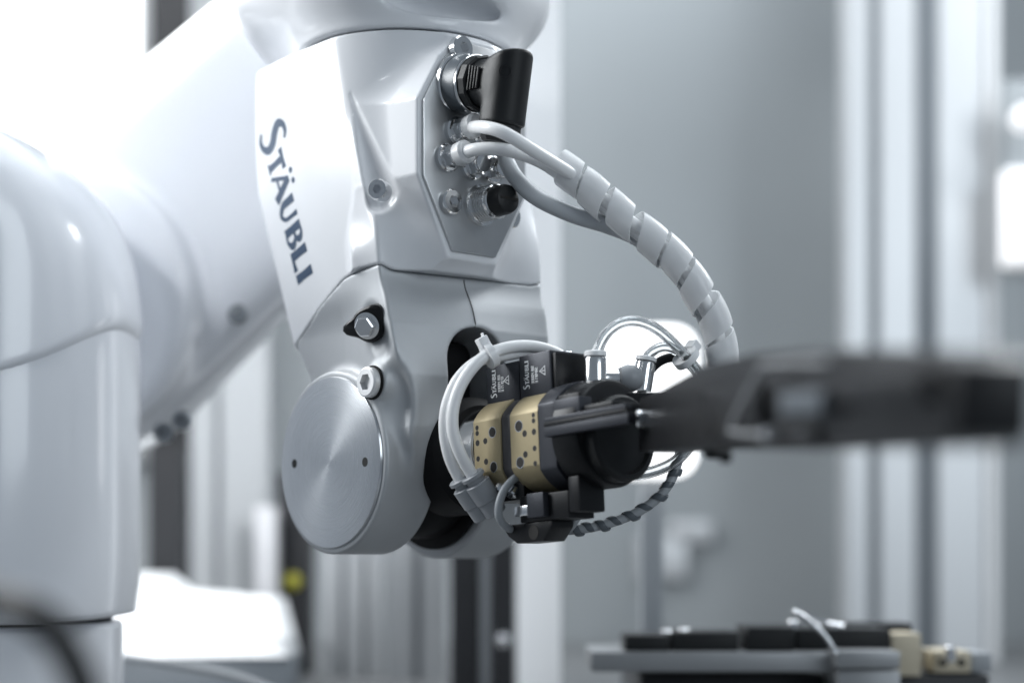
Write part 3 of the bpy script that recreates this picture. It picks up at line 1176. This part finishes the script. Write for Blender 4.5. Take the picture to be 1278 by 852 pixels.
# round maker's mark, an outlined ring with a small angular sign
mk = axis_mat(PG(PF + 53.6, y - 10.3, z + 4.5), XP * 0.72 - YL * 0.70)
ring = bmesh.new()
NR = 28
vs = []
for r_, zz in ((3.6, 0.0), (3.6, .5), (2.9, .5), (2.9, 0)):
    vs.append([ring.verts.new((r_ * .001 * math.cos(2 * math.pi * k / NR), r_ * .001 * math.sin(2 * math.pi * k / NR), zz * .001)) for k in range(NR)])
for i in range(4):
    for k in range(NR):
        ring.faces.new((vs[i][k], vs[i][(k + 1) % NR], vs[(i + 1) % 4][(k + 1) % NR], vs[(i + 1) % 4][k]))
put("round_mark", bm_mesh("round_mark", ring), M['blackpl'], pb, mk)
put("gland_nut", lathe_mesh("gland_nut", [(0, 11.6), (8, 11.6), (9.6, 10.2)], nsides=8, angle=20), M['blackpl'], plug, axis_mat(PG(PF + 44.5, y - 0.5, z - 24.6), -ZP))

# ================================================================== TOOL CHANGER
tc = thing("tool_changer", "gold and black tool changer block bolted to the wrist flange", "tool changer", T(70, 0, -40), -PSI)
TA = (T(1, 0, 0) - T(0, 0, 0)).normalized()
put("flange", lathe_mesh("flange", [(44, 24), (78, 24), (80, 27.5), (95.5, 27.5), (96.6, 26.6)], 72), M['chrome'], tc, axis_mat(T(0, 0, 0), TA))
put("flange_seal", lathe_mesh("flange_seal", [(40, 36), (70, 36), (74, 33), (76, 30)], 72), M['rubber'], tc, axis_mat(T(0, 0, 0), TA))


def flat_disc(name, a0, a1, rad, flat, material, parent, bev=0.5, flat_c=None):
    poly = []
    for k in range(72):
        th = 2 * math.pi * k / 72
        poly.append((max(-flat, min(flat, rad * math.cos(th))), rad * math.sin(th)))
    out = []
    for p in poly:
        if not out or math.hypot(p[0] - out[-1][0], p[1] - out[-1][1]) > 0.3:
            out.append(p)
    # drop the points lying inside the flats
    keep = []
    n = len(out)
    for i, p in enumerate(out):
        a, b = out[i - 1], out[(i + 1) % n]
        if abs(abs(p[0]) - flat) < 1e-6 and abs(abs(a[0]) - flat) < 1e-6 and abs(abs(b[0]) - flat) < 1e-6 and a[0] * b[0] > 0:
            continue
        keep.append(p)
    mw_ = fmat(T, ((a0 + a1) / 2, 0, 0))
    return put(name, prism_mesh(name, T, keep, 0, a0, a1, mw_, bev=bev), material, parent, mw_)


RB, FL = 30.5, 26.2
g1 = flat_disc("gold_plate", 97, 121, RB, FL, M['gold'], tc)
flat_disc("dark_spacer", 121.2, 129.6, RB - 0.9, FL - 1.0, M['darkband'], tc)
g2 = flat_disc("gold_plate", 129.9, 154, RB, FL, M['gold'], tc)
holes = {}


def hole(parent, a, c, r):
    key = round(r, 2)
    if key not in holes:
        holes[key] = lathe_mesh("bore", [(-1.5, r), (0.05, r), (0.05, r * 0.9), (0.05, 0.1)], 24)
    put("bore", holes[key], M['hole'], parent, axis_mat(T(a, -FL - 0.02, c), -YL))
    rk = ('r', key)
    if rk not in holes:
        holes[rk] = lathe_mesh("bore_rim", [(-0.5, r * 1.16), (0.035, r * 1.16), (0.035, r)], 24)
    put("bore_rim", holes[rk], M['steel'] if r > 2 else M['darkband'], parent, axis_mat(T(a, -FL - 0.01, c), -YL))


for a, c, r in ((100.5, 11.8, 1.3), (100.5, 8.6, 1.35), (100.5, 2.8, 1.6), (100.5, -6.6, 1.4), (100.5, -15.0 + 1.2, 1.3), (107.6, 3.2, 1.6), (107.6, -9.0, 1.6), (114.2, 7.6, 2.9), (114.2, -13.6 + .8, 2.9)):
    hole(g1, a, c, r)
for a, c, r in ((137.6, 8.4, 3.0), (137.6, -12.6, 3.0), (142.4, 3.6, 1.7), (142.4, -8.4, 1.7), (150.4, 13.2, 1.2), (150.4, 10.0, 1.3), (150.4, 3.7, 1.6), (150.4, -5.8, 1.4), (150.4, -14.4, 1.3)):
    hole(g2, a, c, r)

# ---- black valve modules on top, with print
m1 = box("valve_module", T, (96.5, -14, 24.5), (126.0, 22, 49.2), M['blueblack'], tc, bev=0.7)
m2 = box("valve_module", T, (127.2, -14.6, 23.2), (153.5, 22, 51.2), M['blueblack'], tc, bev=0.7)
box("module_back_block", T, (154.0, -13, 24), (157.0, 20, 49.5), M['blackan'], tc, bev=0.5)
hex_socket(m2, "module_screw", T(142, 10, 51.0), Vector((0, 0, 1)), 3.4, 3.0, M['steel'])


SEG7 = {'0': 'abcdef', '1': 'bc', '2': 'abged', '3': 'abgcd', '4': 'fgbc', '5': 'afgcd', '6': 'afgedc', '7': 'abc', '8': 'abcdefg', '9': 'abcdfg', 'A': 'efabcg'}
SEGP = {'a': ((0, 1), (.55, 1)), 'b': ((.55, 1), (.55, .5)), 'c': ((.55, .5), (.55, 0)), 'd': ((0, 0), (.55, 0)), 'e': ((0, 0), (0, .5)), 'f': ((0, .5), (0, 1)), 'g': ((0, .5), (.55, .5))}


def module_print(mod, a0, c0, bface, digits, r0, dr, tri_a):
    mw_ = fmat(T, (a0, bface, c0))

    def pl_(s, h, k):
        return T(a0 - (1 - h) * 3.4 + s * 0.0, bface - 0.06 - 0.004 * k, c0 + s * 2.95)

    def flip(s, h, k):          # word runs upwards, letter tops to the left
        return T(a0 + (1 - h) * 3.3, bface - 0.06 - 0.004 * k, c0 + s * 2.95)
    lettering("lettering", flip, M['ink'], mod, mw_)
    verts, faces = [], []

    def seg(p, q, w=0.36):
        p, q = np.array(p), np.array(q)
        d_ = (q - p) / np.linalg.norm(q - p)
        n_ = np.array([-d_[1], d_[0]]) * w / 2
        b0 = len(verts)
        k = 0.001 * (b0 % 7)
        for r_ in (p - d_ * w / 2 + n_, q + d_ * w / 2 + n_, q + d_ * w / 2 - n_, p - d_ * w / 2 - n_):
            verts.append(T(r_[0], bface - 0.06 - k, r_[1]))
        faces.append((b0, b0 + 1, b0 + 2, b0 + 3))
    for row, txt in enumerate(digits):
        for i, ch in enumerate(txt):
            for s_ in SEG7[ch]:
                (x0, y0), (x1, y1) = SEGP[s_]
                f_ = lambda X, Y: (a0 + r0 + row * dr - Y * 1.9, c0 + 3.0 + i * 1.28 + X * 1.5)
                seg(f_(x0, y0), f_(x1, y1))
    # warning triangle
    tx, tz = a0 + tri_a, c0 + 9.0
    tri = [(tx - 2.9, tz), (tx + 1.6, tz - 2.6), (tx + 1.6, tz + 2.6)]
    for k in range(3):
        seg(tri[k], tri[(k + 1) % 3], 0.45)
    seg((tx - 1.1, tz), (tx + 0.3, tz), 0.5)
    seg((tx + 0.85, tz), (tx + 1.0, tz), 0.5)
    me = bpy.data.meshes.new("printed_numbers")
    inv = mw_.inverted()
    me.from_pydata([tuple(inv @ Vector(v_)) for v_ in verts], [], faces)
    put("printed_numbers", me, M['ink'], mod, mw_)


module_print(m1, 102.0, 30.0, -14.0, ("33004193", "3171073"), 7.0, 2.9, 13.2)
module_print(m2, 132.0, 31.0, -14.6, ("33004182", "3178482"), 7.6, 3.1, 15.6)

# ---- black adapter behind the gold plates and the parts below it
flat_disc("adapter_plate", 154.3, 168.5, RB + 1.6, FL + 0.2, M['blueblack'], tc)
box("lower_bracket", T, (131, -22, -47), (172, -2, -31.5), M['blackan'], tc, bev=0.8)
box("sensor_block", T, (141.5, -26, -45), (155.5, -8, -31.0), M['blueblack'], tc, bev=0.6)
box("sensor_head", T, (129.5, -25, -43.2), (141.8, -14, -37.4), M['steel'], tc, bev=0.4)
mwf = fmat(T, (145, -8, -52))
put("sensor_foot", prism_mesh("sensor_foot", T, [(113, -47.2), (157, -47.2), (156.5, -51), (149, -58.5), (126, -58.5), (119, -54)], 1, -21, -4, mwf, bev=0.8), M['blackan'], tc, mwf)
put("foot_bore", lathe_mesh("foot_bore", [(-2, 4.2), (0.2, 4.2), (0.2, 3.8)], 28), M['hole'], tc, axis_mat(T(141, -21.0, -53.0), -YL))
hex_socket(tc, "clamp_screw", T(121, -17, -26), -YL * 0.6 - Vector((0, 0, 0.8)), 4.5, 5, M['steel'])
hex_socket(tc, "clamp_screw", T(112, -18, -24), -YL * 0.6 - Vector((0, 0, 0.8)), 4.5, 5, M['steel'])
box("clamp_block", T, (103, -18, -33), (131, 16, -22), M['blackan'], tc, bev=1)

# ================================================================== GRIPPER
gr = thing("gripper", "long black gripper reaching towards the viewer at the right", "gripper", T(168.8, 0, -36), -PSI)
gb = put("gripper_body", lathe_mesh("gripper_body", [(168.7, 29), (170, 31), (186, 31), (188.5, 29.5), (189.5, 26)], 72), M['blackan'], gr, axis_mat(T(0, 0, 0), TA))
put("lens_ring", lathe_mesh("lens_ring", [(188, 24.5), (196, 24.5), (197.5, 23), (197.5, 20.5), (194, 20), (194, 1)], 64), M['blackpl'], gr, axis_mat(T(0, 0, -4), TA))
box("drive_block", T, (168.8, -24, -20), (186, 24, 22), M['blackan'], gr, bev=1.0)
box("lower_block", T, (172.3, -22, -44), (181, -2, -24), M['blackan'], gr, bev=1.0)
rail = box("guide_rail", T, (166, -33, -1.6), (232, -27.2, 4.6), M['blueblack'], gr, bev=0.7)
box("rail_slot", T, (166.5, -33.3, 4.0), (231, -30.0, 6.6), M['blackan'], rail, bev=0.3)
box("rail_lip", T, (167, -33.0, 6.4), (230, -27.5, 9.0), M['blueblack'], rail, bev=0.4)
box("top_carriage", T, (169, -28, 8.6), (190, -18, 19), M['blueblack'], gr, bev=0.6)
box("top_carriage", T, (191, -26, 8.8), (214, 8, 13.5), M['blackan'], gr, bev=1.2)

px_box("manifold_block", 726, 846, 489, 548, 0.908, 0.055, M['blackan'], gr)

# the long arm: runs towards the viewer, well out of focus
A0, A1 = W(800, 518, 0.865), W(1192, 503, 0.46)
adir = (A1 - A0).normalized()
aside = Vector((0, 0, 1)).cross(adir).normalized()          # away from the viewer, to the right
aup = adir.cross(aside).normalized()


def G(s, w, h):
    """gripper-arm frame in millimetres: s along the arm, w sideways, h up"""
    return A0 + (adir * s + aside * w + aup * h) * 0.001


AL = (A1 - A0).length * 1000
mwg = fmat(G, (AL / 2, 0, 0))
prof = [(-6, -20), (AL * 0.12, -18.5), (AL * 0.25, -17.0), (AL * 0.6, -15.0), (AL * 0.98, -12.5), (AL, -10), (AL, 12), (AL * 0.97, 16), (AL * 0.7, 21.5), (AL * 0.50, 24), (AL * 0.30, 21.5), (AL * 0.12, 13), (-6, 9)]
arm = put("finger_arm", prism_mesh("finger_arm", G, prof, 1, 0, 24, mwg, bev=2.0), M['blackan'], gr, mwg)
box("finger_pad", G, (AL * 0.36, -4, -12), (AL * 0.56, 0.5, 10), M['blackan'], arm, bev=1)
box("finger_pad", G, (AL * 0.60, -5, 1), (AL * 0.97, 0.5, 10), M['blackan'], arm, bev=1)
box("sensor_tab", G, (AL * 0.655, -8, -2), (AL * 0.77, -4, 6.0), M['darkcable'], arm, bev=1)
box("finger_pad", G, (AL * 0.50, -3, -14), (AL * 0.72, 0.5, -6), M['blackan'], arm, bev=1)
put("wire_bracket", tube_mesh("wire_bracket", [G(AL * .78, -7, 15.5), G(AL * .62, -8, 17), G(AL * .59, -8, 14), G(AL * .50, -8, -6), G(AL * .53, -8, -9), G(AL * .63, -8, -9.5)], 0.0011, mwg, seg=10, n=6), M['railalu'], arm, mwg)
put("wire_end", lathe_mesh("wire_end", [(0, 2.4), (8, 2.4), (8.6, 1.8)], 20), M['steel'], arm, axis_mat(G(AL * .615, -8, -9.5), adir))
put("pivot_screw", lathe_mesh("pivot_screw", [(0, 5.0), (3, 5.0), (4, 4.2), (4.1, 0.5)], 28), M['steel'], arm, axis_mat(G(4, 0, -2), -aside))
put("stop_pin", lathe_mesh("stop_pin", [(0, 3.0), (4, 3.0), (5.5, 2.4), (5.8, 0.4)], 24), M['blackpl'], arm, axis_mat(G(AL * 0.36, 6, -17.0), -aup))
put("stop_pin", lathe_mesh("stop_pin", [(0, 5.0), (2.0, 5.0), (4.2, 3.4), (4.6, 0.4)], 24), M['blackpl'], arm, axis_mat(G(AL * 0.24, 14, -17.3), -aup))

# ---- push-in fittings of the gripper and their hoses
fit = thing("hose_fitting", "upright nickel push in fitting in front of the valve modules", "fitting", W(743, 494, 0.915), 0)
fz = Vector((0, 0, 1))
put("fitting_body", lathe_mesh("fitting_body", [(-9, 5.0), (0, 5.0), (0.6, 6.3), (15.5, 6.3), (16.5, 5.7)], 36), M['chrome'], fit, axis_mat(W(743, 482, 0.915), fz))
put("release_ring", lathe_mesh("release_ring", [(16.6, 5.4), (17.2, 6.4), (19.6, 6.4), (20.2, 5.6)], 36), M['milky'], fit, axis_mat(W(743, 482, 0.915), fz))
f2 = thing("elbow_fitting", "nickel elbow fitting lying behind the upright fitting", "fitting", W(775, 490, 0.94), 0)
dx = Vector((1, 0.25, 0.0)).normalized()
put("fitting_barrel", lathe_mesh("fitting_barrel", [(-7, 6.4), (3, 6.4), (5, 7.3), (10, 7.3), (11, 6.4)], 36), M['chrome'], f2, axis_mat(W(764, 474, 0.94), dx))
put("elbow_knuckle", lathe_mesh("elbow_knuckle", [(-8, 2), (-6.5, 6), (-2, 8.0), (3, 7.6), (7, 5), (8, 1)], 36), M['greypl'], f2, axis_mat(W(786, 472, 0.94), dx))
put("fitting_body", lathe_mesh("fitting_body", [(-8, 6.0), (8, 6.0), (9, 5.4)], 36), M['chrome'], f2, axis_mat(W(803, 470, 0.945), (0.16, 0, 1)))
put("release_ring", lathe_mesh("release_ring", [(9.1, 5.2), (9.6, 6.2), (11.6, 6.2), (12, 5.4)], 36), M['milky'], f2, axis_mat(W(803, 470, 0.945), (0.16, 0, 1)))


def hose(name, pts, r, material, label, cat, group=None, inner=None, seg=16, n=12):
    p0 = Vector(pts[len(pts) // 2])
    mw_ = Matrix.Translation(p0)
    return put(name, tube_mesh(name, pts, r, mw_, seg=seg, n=n, inner=inner), material, None, mw_, label=label, cat=cat, group=group)


hose("clear_hose", [W(743, 452, .915), W(746, 436, .915), (W(757, 416, .918)), W(775, 403, .922), W(797, 401, .927), W(822, 412, .932), W(846, 434, .937), W(864, 455, .942), W(885, 488, .945), W(896, 520, .945)], 0.0032, M['clear'],
     "clear hose arching high from the upright fitting", "hose", inner=0.62)
hose("clear_hose", [W(803, 459, .945), W(806, 450, .945), W(814, 439, .947), W(829, 433, .948), W(846, 438, .949), W(862, 452, .950), W(877, 474, .953), W(886, 505, .955)], 0.0031, M['clear'],
     "clear hose making the low inner loop under the high arch", "hose", inner=0.62)
hose("black_cable", [W(800, 492, .958), W(808, 468, .958), W(822, 452, .958), W(840, 446, .958), W(858, 453, .960), W(872, 470, .963), W(880, 500, .966)], 0.0028, M['blackpl'],
     "thin black cable bending beneath the clear hose loops", "cable")
hose("clear_hose", [W(770, 586, .945), W(790, 592, .945), W(815, 588, .942), W(840, 577, .938), W(858, 560, .934), W(872, 538, .932), W(880, 505, .93)], 0.0034, M['clear'],
     "clear hose sweeping up under the gripper beside the ribbed cable", "hose", inner=0.62)


def tie(name, p, d, rad, label, material):
    t_ = thing(name, label, "cable tie", p)
    m_ = axis_mat(p, d)
    put("strap", lathe_mesh("strap", [(-2.2, rad * 0.9), (-2.2, rad), (2.2, rad), (2.2, rad * 0.9)], 32), material, t_, m_)
    b_ = bm_mesh("tie_head", bm_box(.0075, .006, .0062, .0008))
    put("tie_head", b_, material, t_, m_ @ Matrix.Translation((0, (rad + 0.6) * .001, 0)))
    b_ = bm_mesh("tie_tail", bm_box(.0028, .0060, .0012, .0004))
    put("tie_tail", b_, material, t_, m_ @ Matrix.Translation((.002, (rad + 2.5) * .001, .002)) @ Matrix.Rotation(0.3, 4, 'X'))
    return t_


tie("cable_tie", W(856, 446, .945), W(872, 466, .95) - W(846, 434, .94), 8.2, "pale cable tie holding the clear hoses by the gripper", M['milky'])

# ================================================================== MILKY HOSES WITH ELBOW FITTINGS (left of the tool changer)
LOOPA = [W(598, 608, .940), W(589, 592, .938), W(574, 565, .934), W(565, 535, .932), W(567, 503, .932), W(580, 472, .934), W(603, 446, .938), W(632, 434, .945), W(664, 432, .955), W(694, 440, .965), W(712, 455, .975)]
LOOPB = [W(583, 612, .946), W(574, 598, .944), W(561, 570, .940), W(555, 537, .938), W(558, 505, .938), W(572, 473, .940), W(598, 450, .944), W(630, 443, .950), W(664, 439, .960), W(692, 446, .970), W(708, 460, .978)]
for pts, lab, dd, g in ((LOOPA, "milky white hose looping left of the gold plates, inner of the pair", .940, 1), (LOOPB, "milky white hose looping left of the gold plates, outer of the pair", .946, 2)):
    hose("milky_hose", pts, 0.0036, M['milky'], lab, "hose", group="hose pair looping into the wrist")
for (u, v, dd, lab) in ((592, 597, .940, "grey push in fitting at the end of the inner milky hose"), (577, 602, .946, "grey push in fitting at the end of the outer milky hose")):
    p = W(u, v, dd)
    d = (W(u + 26, v + 41, dd) - p).normalized() + Vector((0, 0.25, 0))
    t = thing("push_fitting", lab, "fitting", p, 0, group="grey fittings by the wrist")
    m_ = axis_mat(p, d)
    put("release_ring", lathe_mesh("release_ring", [(-3.2, 6.6), (-2.6, 7.4), (-0.6, 7.4), (0, 5.6), (3.2, 5.6)], 36), M['greypl'], t, m_)
    put("fitting_body", lathe_mesh("fitting_body", [(2.6, 7.2), (3.2, 7.9), (15, 7.6), (15.6, 7.0)], 36), M['greypl'], t, m_)
    put("fitting_neck", lathe_mesh("fitting_neck", [(15.4, 7.0), (24, 6.7), (24.8, 6.0)], 36), M['greypl'], t, m_)
tie("cable_tie", W(611, 443, .941), W(632, 434, .945) - W(590, 457, .938), 8.0, "white cable tie round the hose pair above the gold plates", M['milky'])

# thin grey sensor cable bending down beside the gold plates
hose("sensor_cable", [W(652, 592, .935), W(642, 597, .930), W(630, 610, .927), W(623, 628, .926), W(623, 645, .927), W(632, 657, .932), W(645, 662, .940)], 0.0024, M['greycable'],
     "thin grey sensor cable bent round the lower black bracket", "cable")

# ================================================================== MILKY HOSES + SPIRAL WRAP (upper right)
WP = [W(694, 206, .955), W(735, 235, .952), W(778, 272, .950), W(820, 303, .950), W(857, 341, .950), W(883, 382, .952), W(898, 420, .955), W(903, 462, .958), W(900, 510, .962)]


def nozzle(t_, k, h=14):
    y_, z_ = COUP[k]
    return R(PF + h, y_, z_)


n0, n1, n2 = nozzle(None, 0), nozzle(None, 1), nozzle(None, 3)
hose("milky_hose", [n0, W(605, 159, .928), W(629, 166, .918), W(664, 187, .923), W(700, 209, .940), W(735, 233, .951), W(778, 270, .949), W(820, 301, .949), W(857, 340, .949), W(883, 382, .951), W(897, 420, .954), W(902, 470, .958)], 0.0038, M['milky'],
     "milky hose from the upper coupling on the plate into the spiral wrap", "hose", group="hoses into the spiral wrap")
hose("milky_hose", [n1, n1 + XL * 0.016, W(630, 187, .935), W(668, 199, .940), W(698, 217, .950), W(732, 240, .955), W(774, 275, .953), W(815, 307, .953), W(853, 345, .953), W(879, 385, .955), W(893, 422, .958), W(898, 470, .961)], 0.0038, M['milky'],
     "milky hose from the lower coupling on the plate into the spiral wrap", "hose", group="hoses into the spiral wrap")
hose("grey_cable", [W(628, 176, .975), W(632, 200, .968), W(646, 225, .962), W(672, 248, .960), W(715, 268, .960), W(760, 282, .959), W(800, 300, .958), W(842, 338, .958), W(874, 385, .960), W(890, 425, .963)], 0.0050, M['cable'],
     "thick grey cable hanging below the milky hoses into the spiral wrap", "cable")
for k, p in ((0, n0), (1, n1)):
    put("hose_ferrule", lathe_mesh("hose_ferrule", [(-1.5, 6.0), (-0.6, 7.0), (5.5, 7.0), (7.0, 5.4)], 36), M['milky'], plate, axis_mat(p, XL + Vector((0, 0, 0.12))))


def wrap_mesh(name, pts, rad, pitch, width, mw_, r_end=None, seg=34, th=0.0011, phase=0.0):
    path = spline(pts, 24)
    s = np.concatenate([[0], np.cumsum(np.linalg.norm(np.diff(path, axis=0), axis=1))])
    t_, a_, b_ = frames(path)
    L = s[-1]

    def at(sv, ang, r):
        sv = min(max(sv, 0), L)
        p = np.array([np.interp(sv, s, path[:, i]) for i in range(3)])
        na = np.array([np.interp(sv, s, a_[:, i]) for i in range(3)])
        nb = np.array([np.interp(sv, s, b_[:, i]) for i in range(3)])
        return p + r * (math.cos(ang) * na / np.linalg.norm(na) + math.sin(ang) * nb / np.linalg.norm(nb))
    verts, faces = [], []
    turns = L / pitch
    N = int(turns * seg)
    cols = 5
    for i in range(N + 1):
        ang = 2 * math.pi * i / seg
        s0 = pitch * i / seg
        f = s0 / L
        r = rad * (1 - f) + (r_end or rad) * f
        # slight unevenness of the winding
        s0 += 0.0016 * math.sin(s0 * 95 + 1.0)
        for inner in (0, 1):
            for c in range(cols):
                w = (c / (cols - 1) - 0.5) * width
                rr = r - inner * th + 0.0007 * math.cos(ang * 0.5 + 0.6) - 0.0003 * (2 * abs(c / (cols - 1) - 0.5)) ** 3
                verts.append(at(s0 + w, ang + phase, rr))
    st = 2 * cols
    for i in range(N):
        for c in range(cols - 1):
            a0 = i * st + c
            faces.append((a0, a0 + 1, a0 + st + 1, a0 + st))
            a1 = a0 + cols
            faces.append((a1, a1 + st, a1 + st + 1, a1 + 1))
        for c in (0, cols - 1):
            a0 = i * st + c
            faces.append((a0, a0 + st, a0 + st + cols, a0 + cols))
    for i in (0, N):
        for c in range(cols - 1):
            a0 = i * st + c
            faces.append((a0, a0 + cols, a0 + cols + 1, a0 + 1))
    return mesh_w(name, verts, faces, mw_, angle=50)


mww = Matrix.Translation(WP[3])
put("spiral_wrap", wrap_mesh("spiral_wrap", WP, 0.0108, 0.0208, 0.0164, mww, 0.0098, phase=0.6), M['wrap'], None, mww,
    label="translucent white spiral wrap curving down over the hose bundle", cat="spiral wrap")

# ribbed cable under the gripper
RC = [W(690, 655, .945), W(705, 661, .943), W(730, 659, .942), W(762, 652, .942), W(795, 639, .942), W(822, 620, .942), W(838, 598, .943), W(848, 570, .945), W(856, 545, .947), W(862, 505, .95)]
mwc = Matrix.Translation(RC[4])
rc = thing("ribbed_cable", "slate cable in black and grey spiral wrap curving under the gripper", "cable", RC[4])
put("cable_core", tube_mesh("cable_core", RC, 0.0029, mwc, seg=14), M['greycable'], rc, mwc)
put("spiral_band", wrap_mesh("spiral_band", RC, 0.0037, 0.0088, 0.0042, mwc, 0.0037, seg=22, th=0.0007), M['darkcable'], rc, mwc)
hose("sensor_cable", [W(706, 662, .938), W(713, 657, .936), W(719, 648, .934), W(724, 640, .936)], 0.0022, M['greycable'],
     "short grey cable end rising to the lower block of the gripper", "cable")

# ================================================================== FIXTURE AT THE LOWER RIGHT
fx = thing("work_fixture", "aluminium work fixture rail at the lower right", "fixture", W(1000, 880, 1.24))


def fbox(name, u0, u1, v0, v1, d, th, material, parent=fx, bottom=None, **kw):
    return px_box(name, u0, u1, v0, v1, d, th, material, parent, bev=0.0015, bottom=bottom, **kw)


fbox("base_block", 800, 1235, 842, 900, 1.26, 0.22, M['darkpost'], bottom=BED)
fbox("rail", 738, 1040, 813, 838, 1.22, 0.10, M['railalu'])
fbox("rail_end", 1044, 1124, 812, 834, 1.20, 0.10, M['railalu'])
fbox("end_foot", 1046, 1124, 836, 900, 1.205, 0.06, M['railalu'], bottom=BED)
fbox("clamp_block", 780, 836, 792, 812, 1.225, 0.05, M['blackpl'])
fbox("clamp_block", 838, 922, 788, 812, 1.228, 0.05, M['blackpl'])
fbox("clamp_block", 932, 992, 782, 812, 1.225, 0.06, M['blackpl'])
fbox("clamp_block", 994, 1112, 784, 811, 1.235, 0.06, M['blackpl'])
fbox("clamp_bar", 1055, 1138, 777, 788, 1.29, 0.03, M['blackan'], bottom=W(0, 812, 1.29).z)
fbox("cream_block", 1113, 1150, 790, 828, 1.25, 0.04, M['cream'], bottom=W(0, 842, 1.26).z)
fbox("valve_block", 1165, 1212, 812, 839, 1.26, 0.05, M['cream'])
fbox("valve_block", 1212, 1238, 814, 839, 1.265, 0.05, M['greycable'])
for k, u in enumerate((832, 854, 880, 990, 1018, 1046, 1186)):
    v = (788, 786, 790, 776, 780, 779, 808)[k]
    put("fixture_screw", lathe_mesh("fixture_screw", [(-8, 4.2), (3, 4.2), (4, 3.4)], 20), M['steel'], fx, axis_mat(W(u, v + 4, 1.245), (0, 0, 1)))
for u in (1177, 1200):
    put("port", lathe_mesh("port", [(-1, 3.2), (0.3, 3.2), (0.3, 2.8)], 20), M['hole'], fx, axis_mat(W(u, 826, 1.2595), (0, -1, 0)))
hose("bent_wire", [W(1044, 815, 1.198), W(1030, 793, 1.198), W(1008, 773, 1.20), W(992, 762, 1.205), W(1006, 768, 1.22), W(1030, 777, 1.232), W(1052, 781, 1.236)], 0.0019, M['steel'],
     "bent steel wire standing up from the rail of the work fixture", "wire", n=6)

# foreground cable, far out of focus at the lower left
hose("foreground_cable", [W(-80, 745, .47), W(0, 752, .46), (W(56, 775, .45)), W(88, 820, .45), W(112, 880, .45), W(150, 1000, .45)], 0.0052, M['blackpl'],
     "thick black cable, strongly blurred, crossing the lower left corner", "cable")
hose("grey_floor_cable", [W(150, 818, 1.5), W(200, 826, 1.42), W(270, 838, 1.36), W(340, 860, 1.3), W(420, 900, 1.25)], 0.004, M['darkcable'],
     "thin dark cable lying across the bed in front of the white box", "cable")
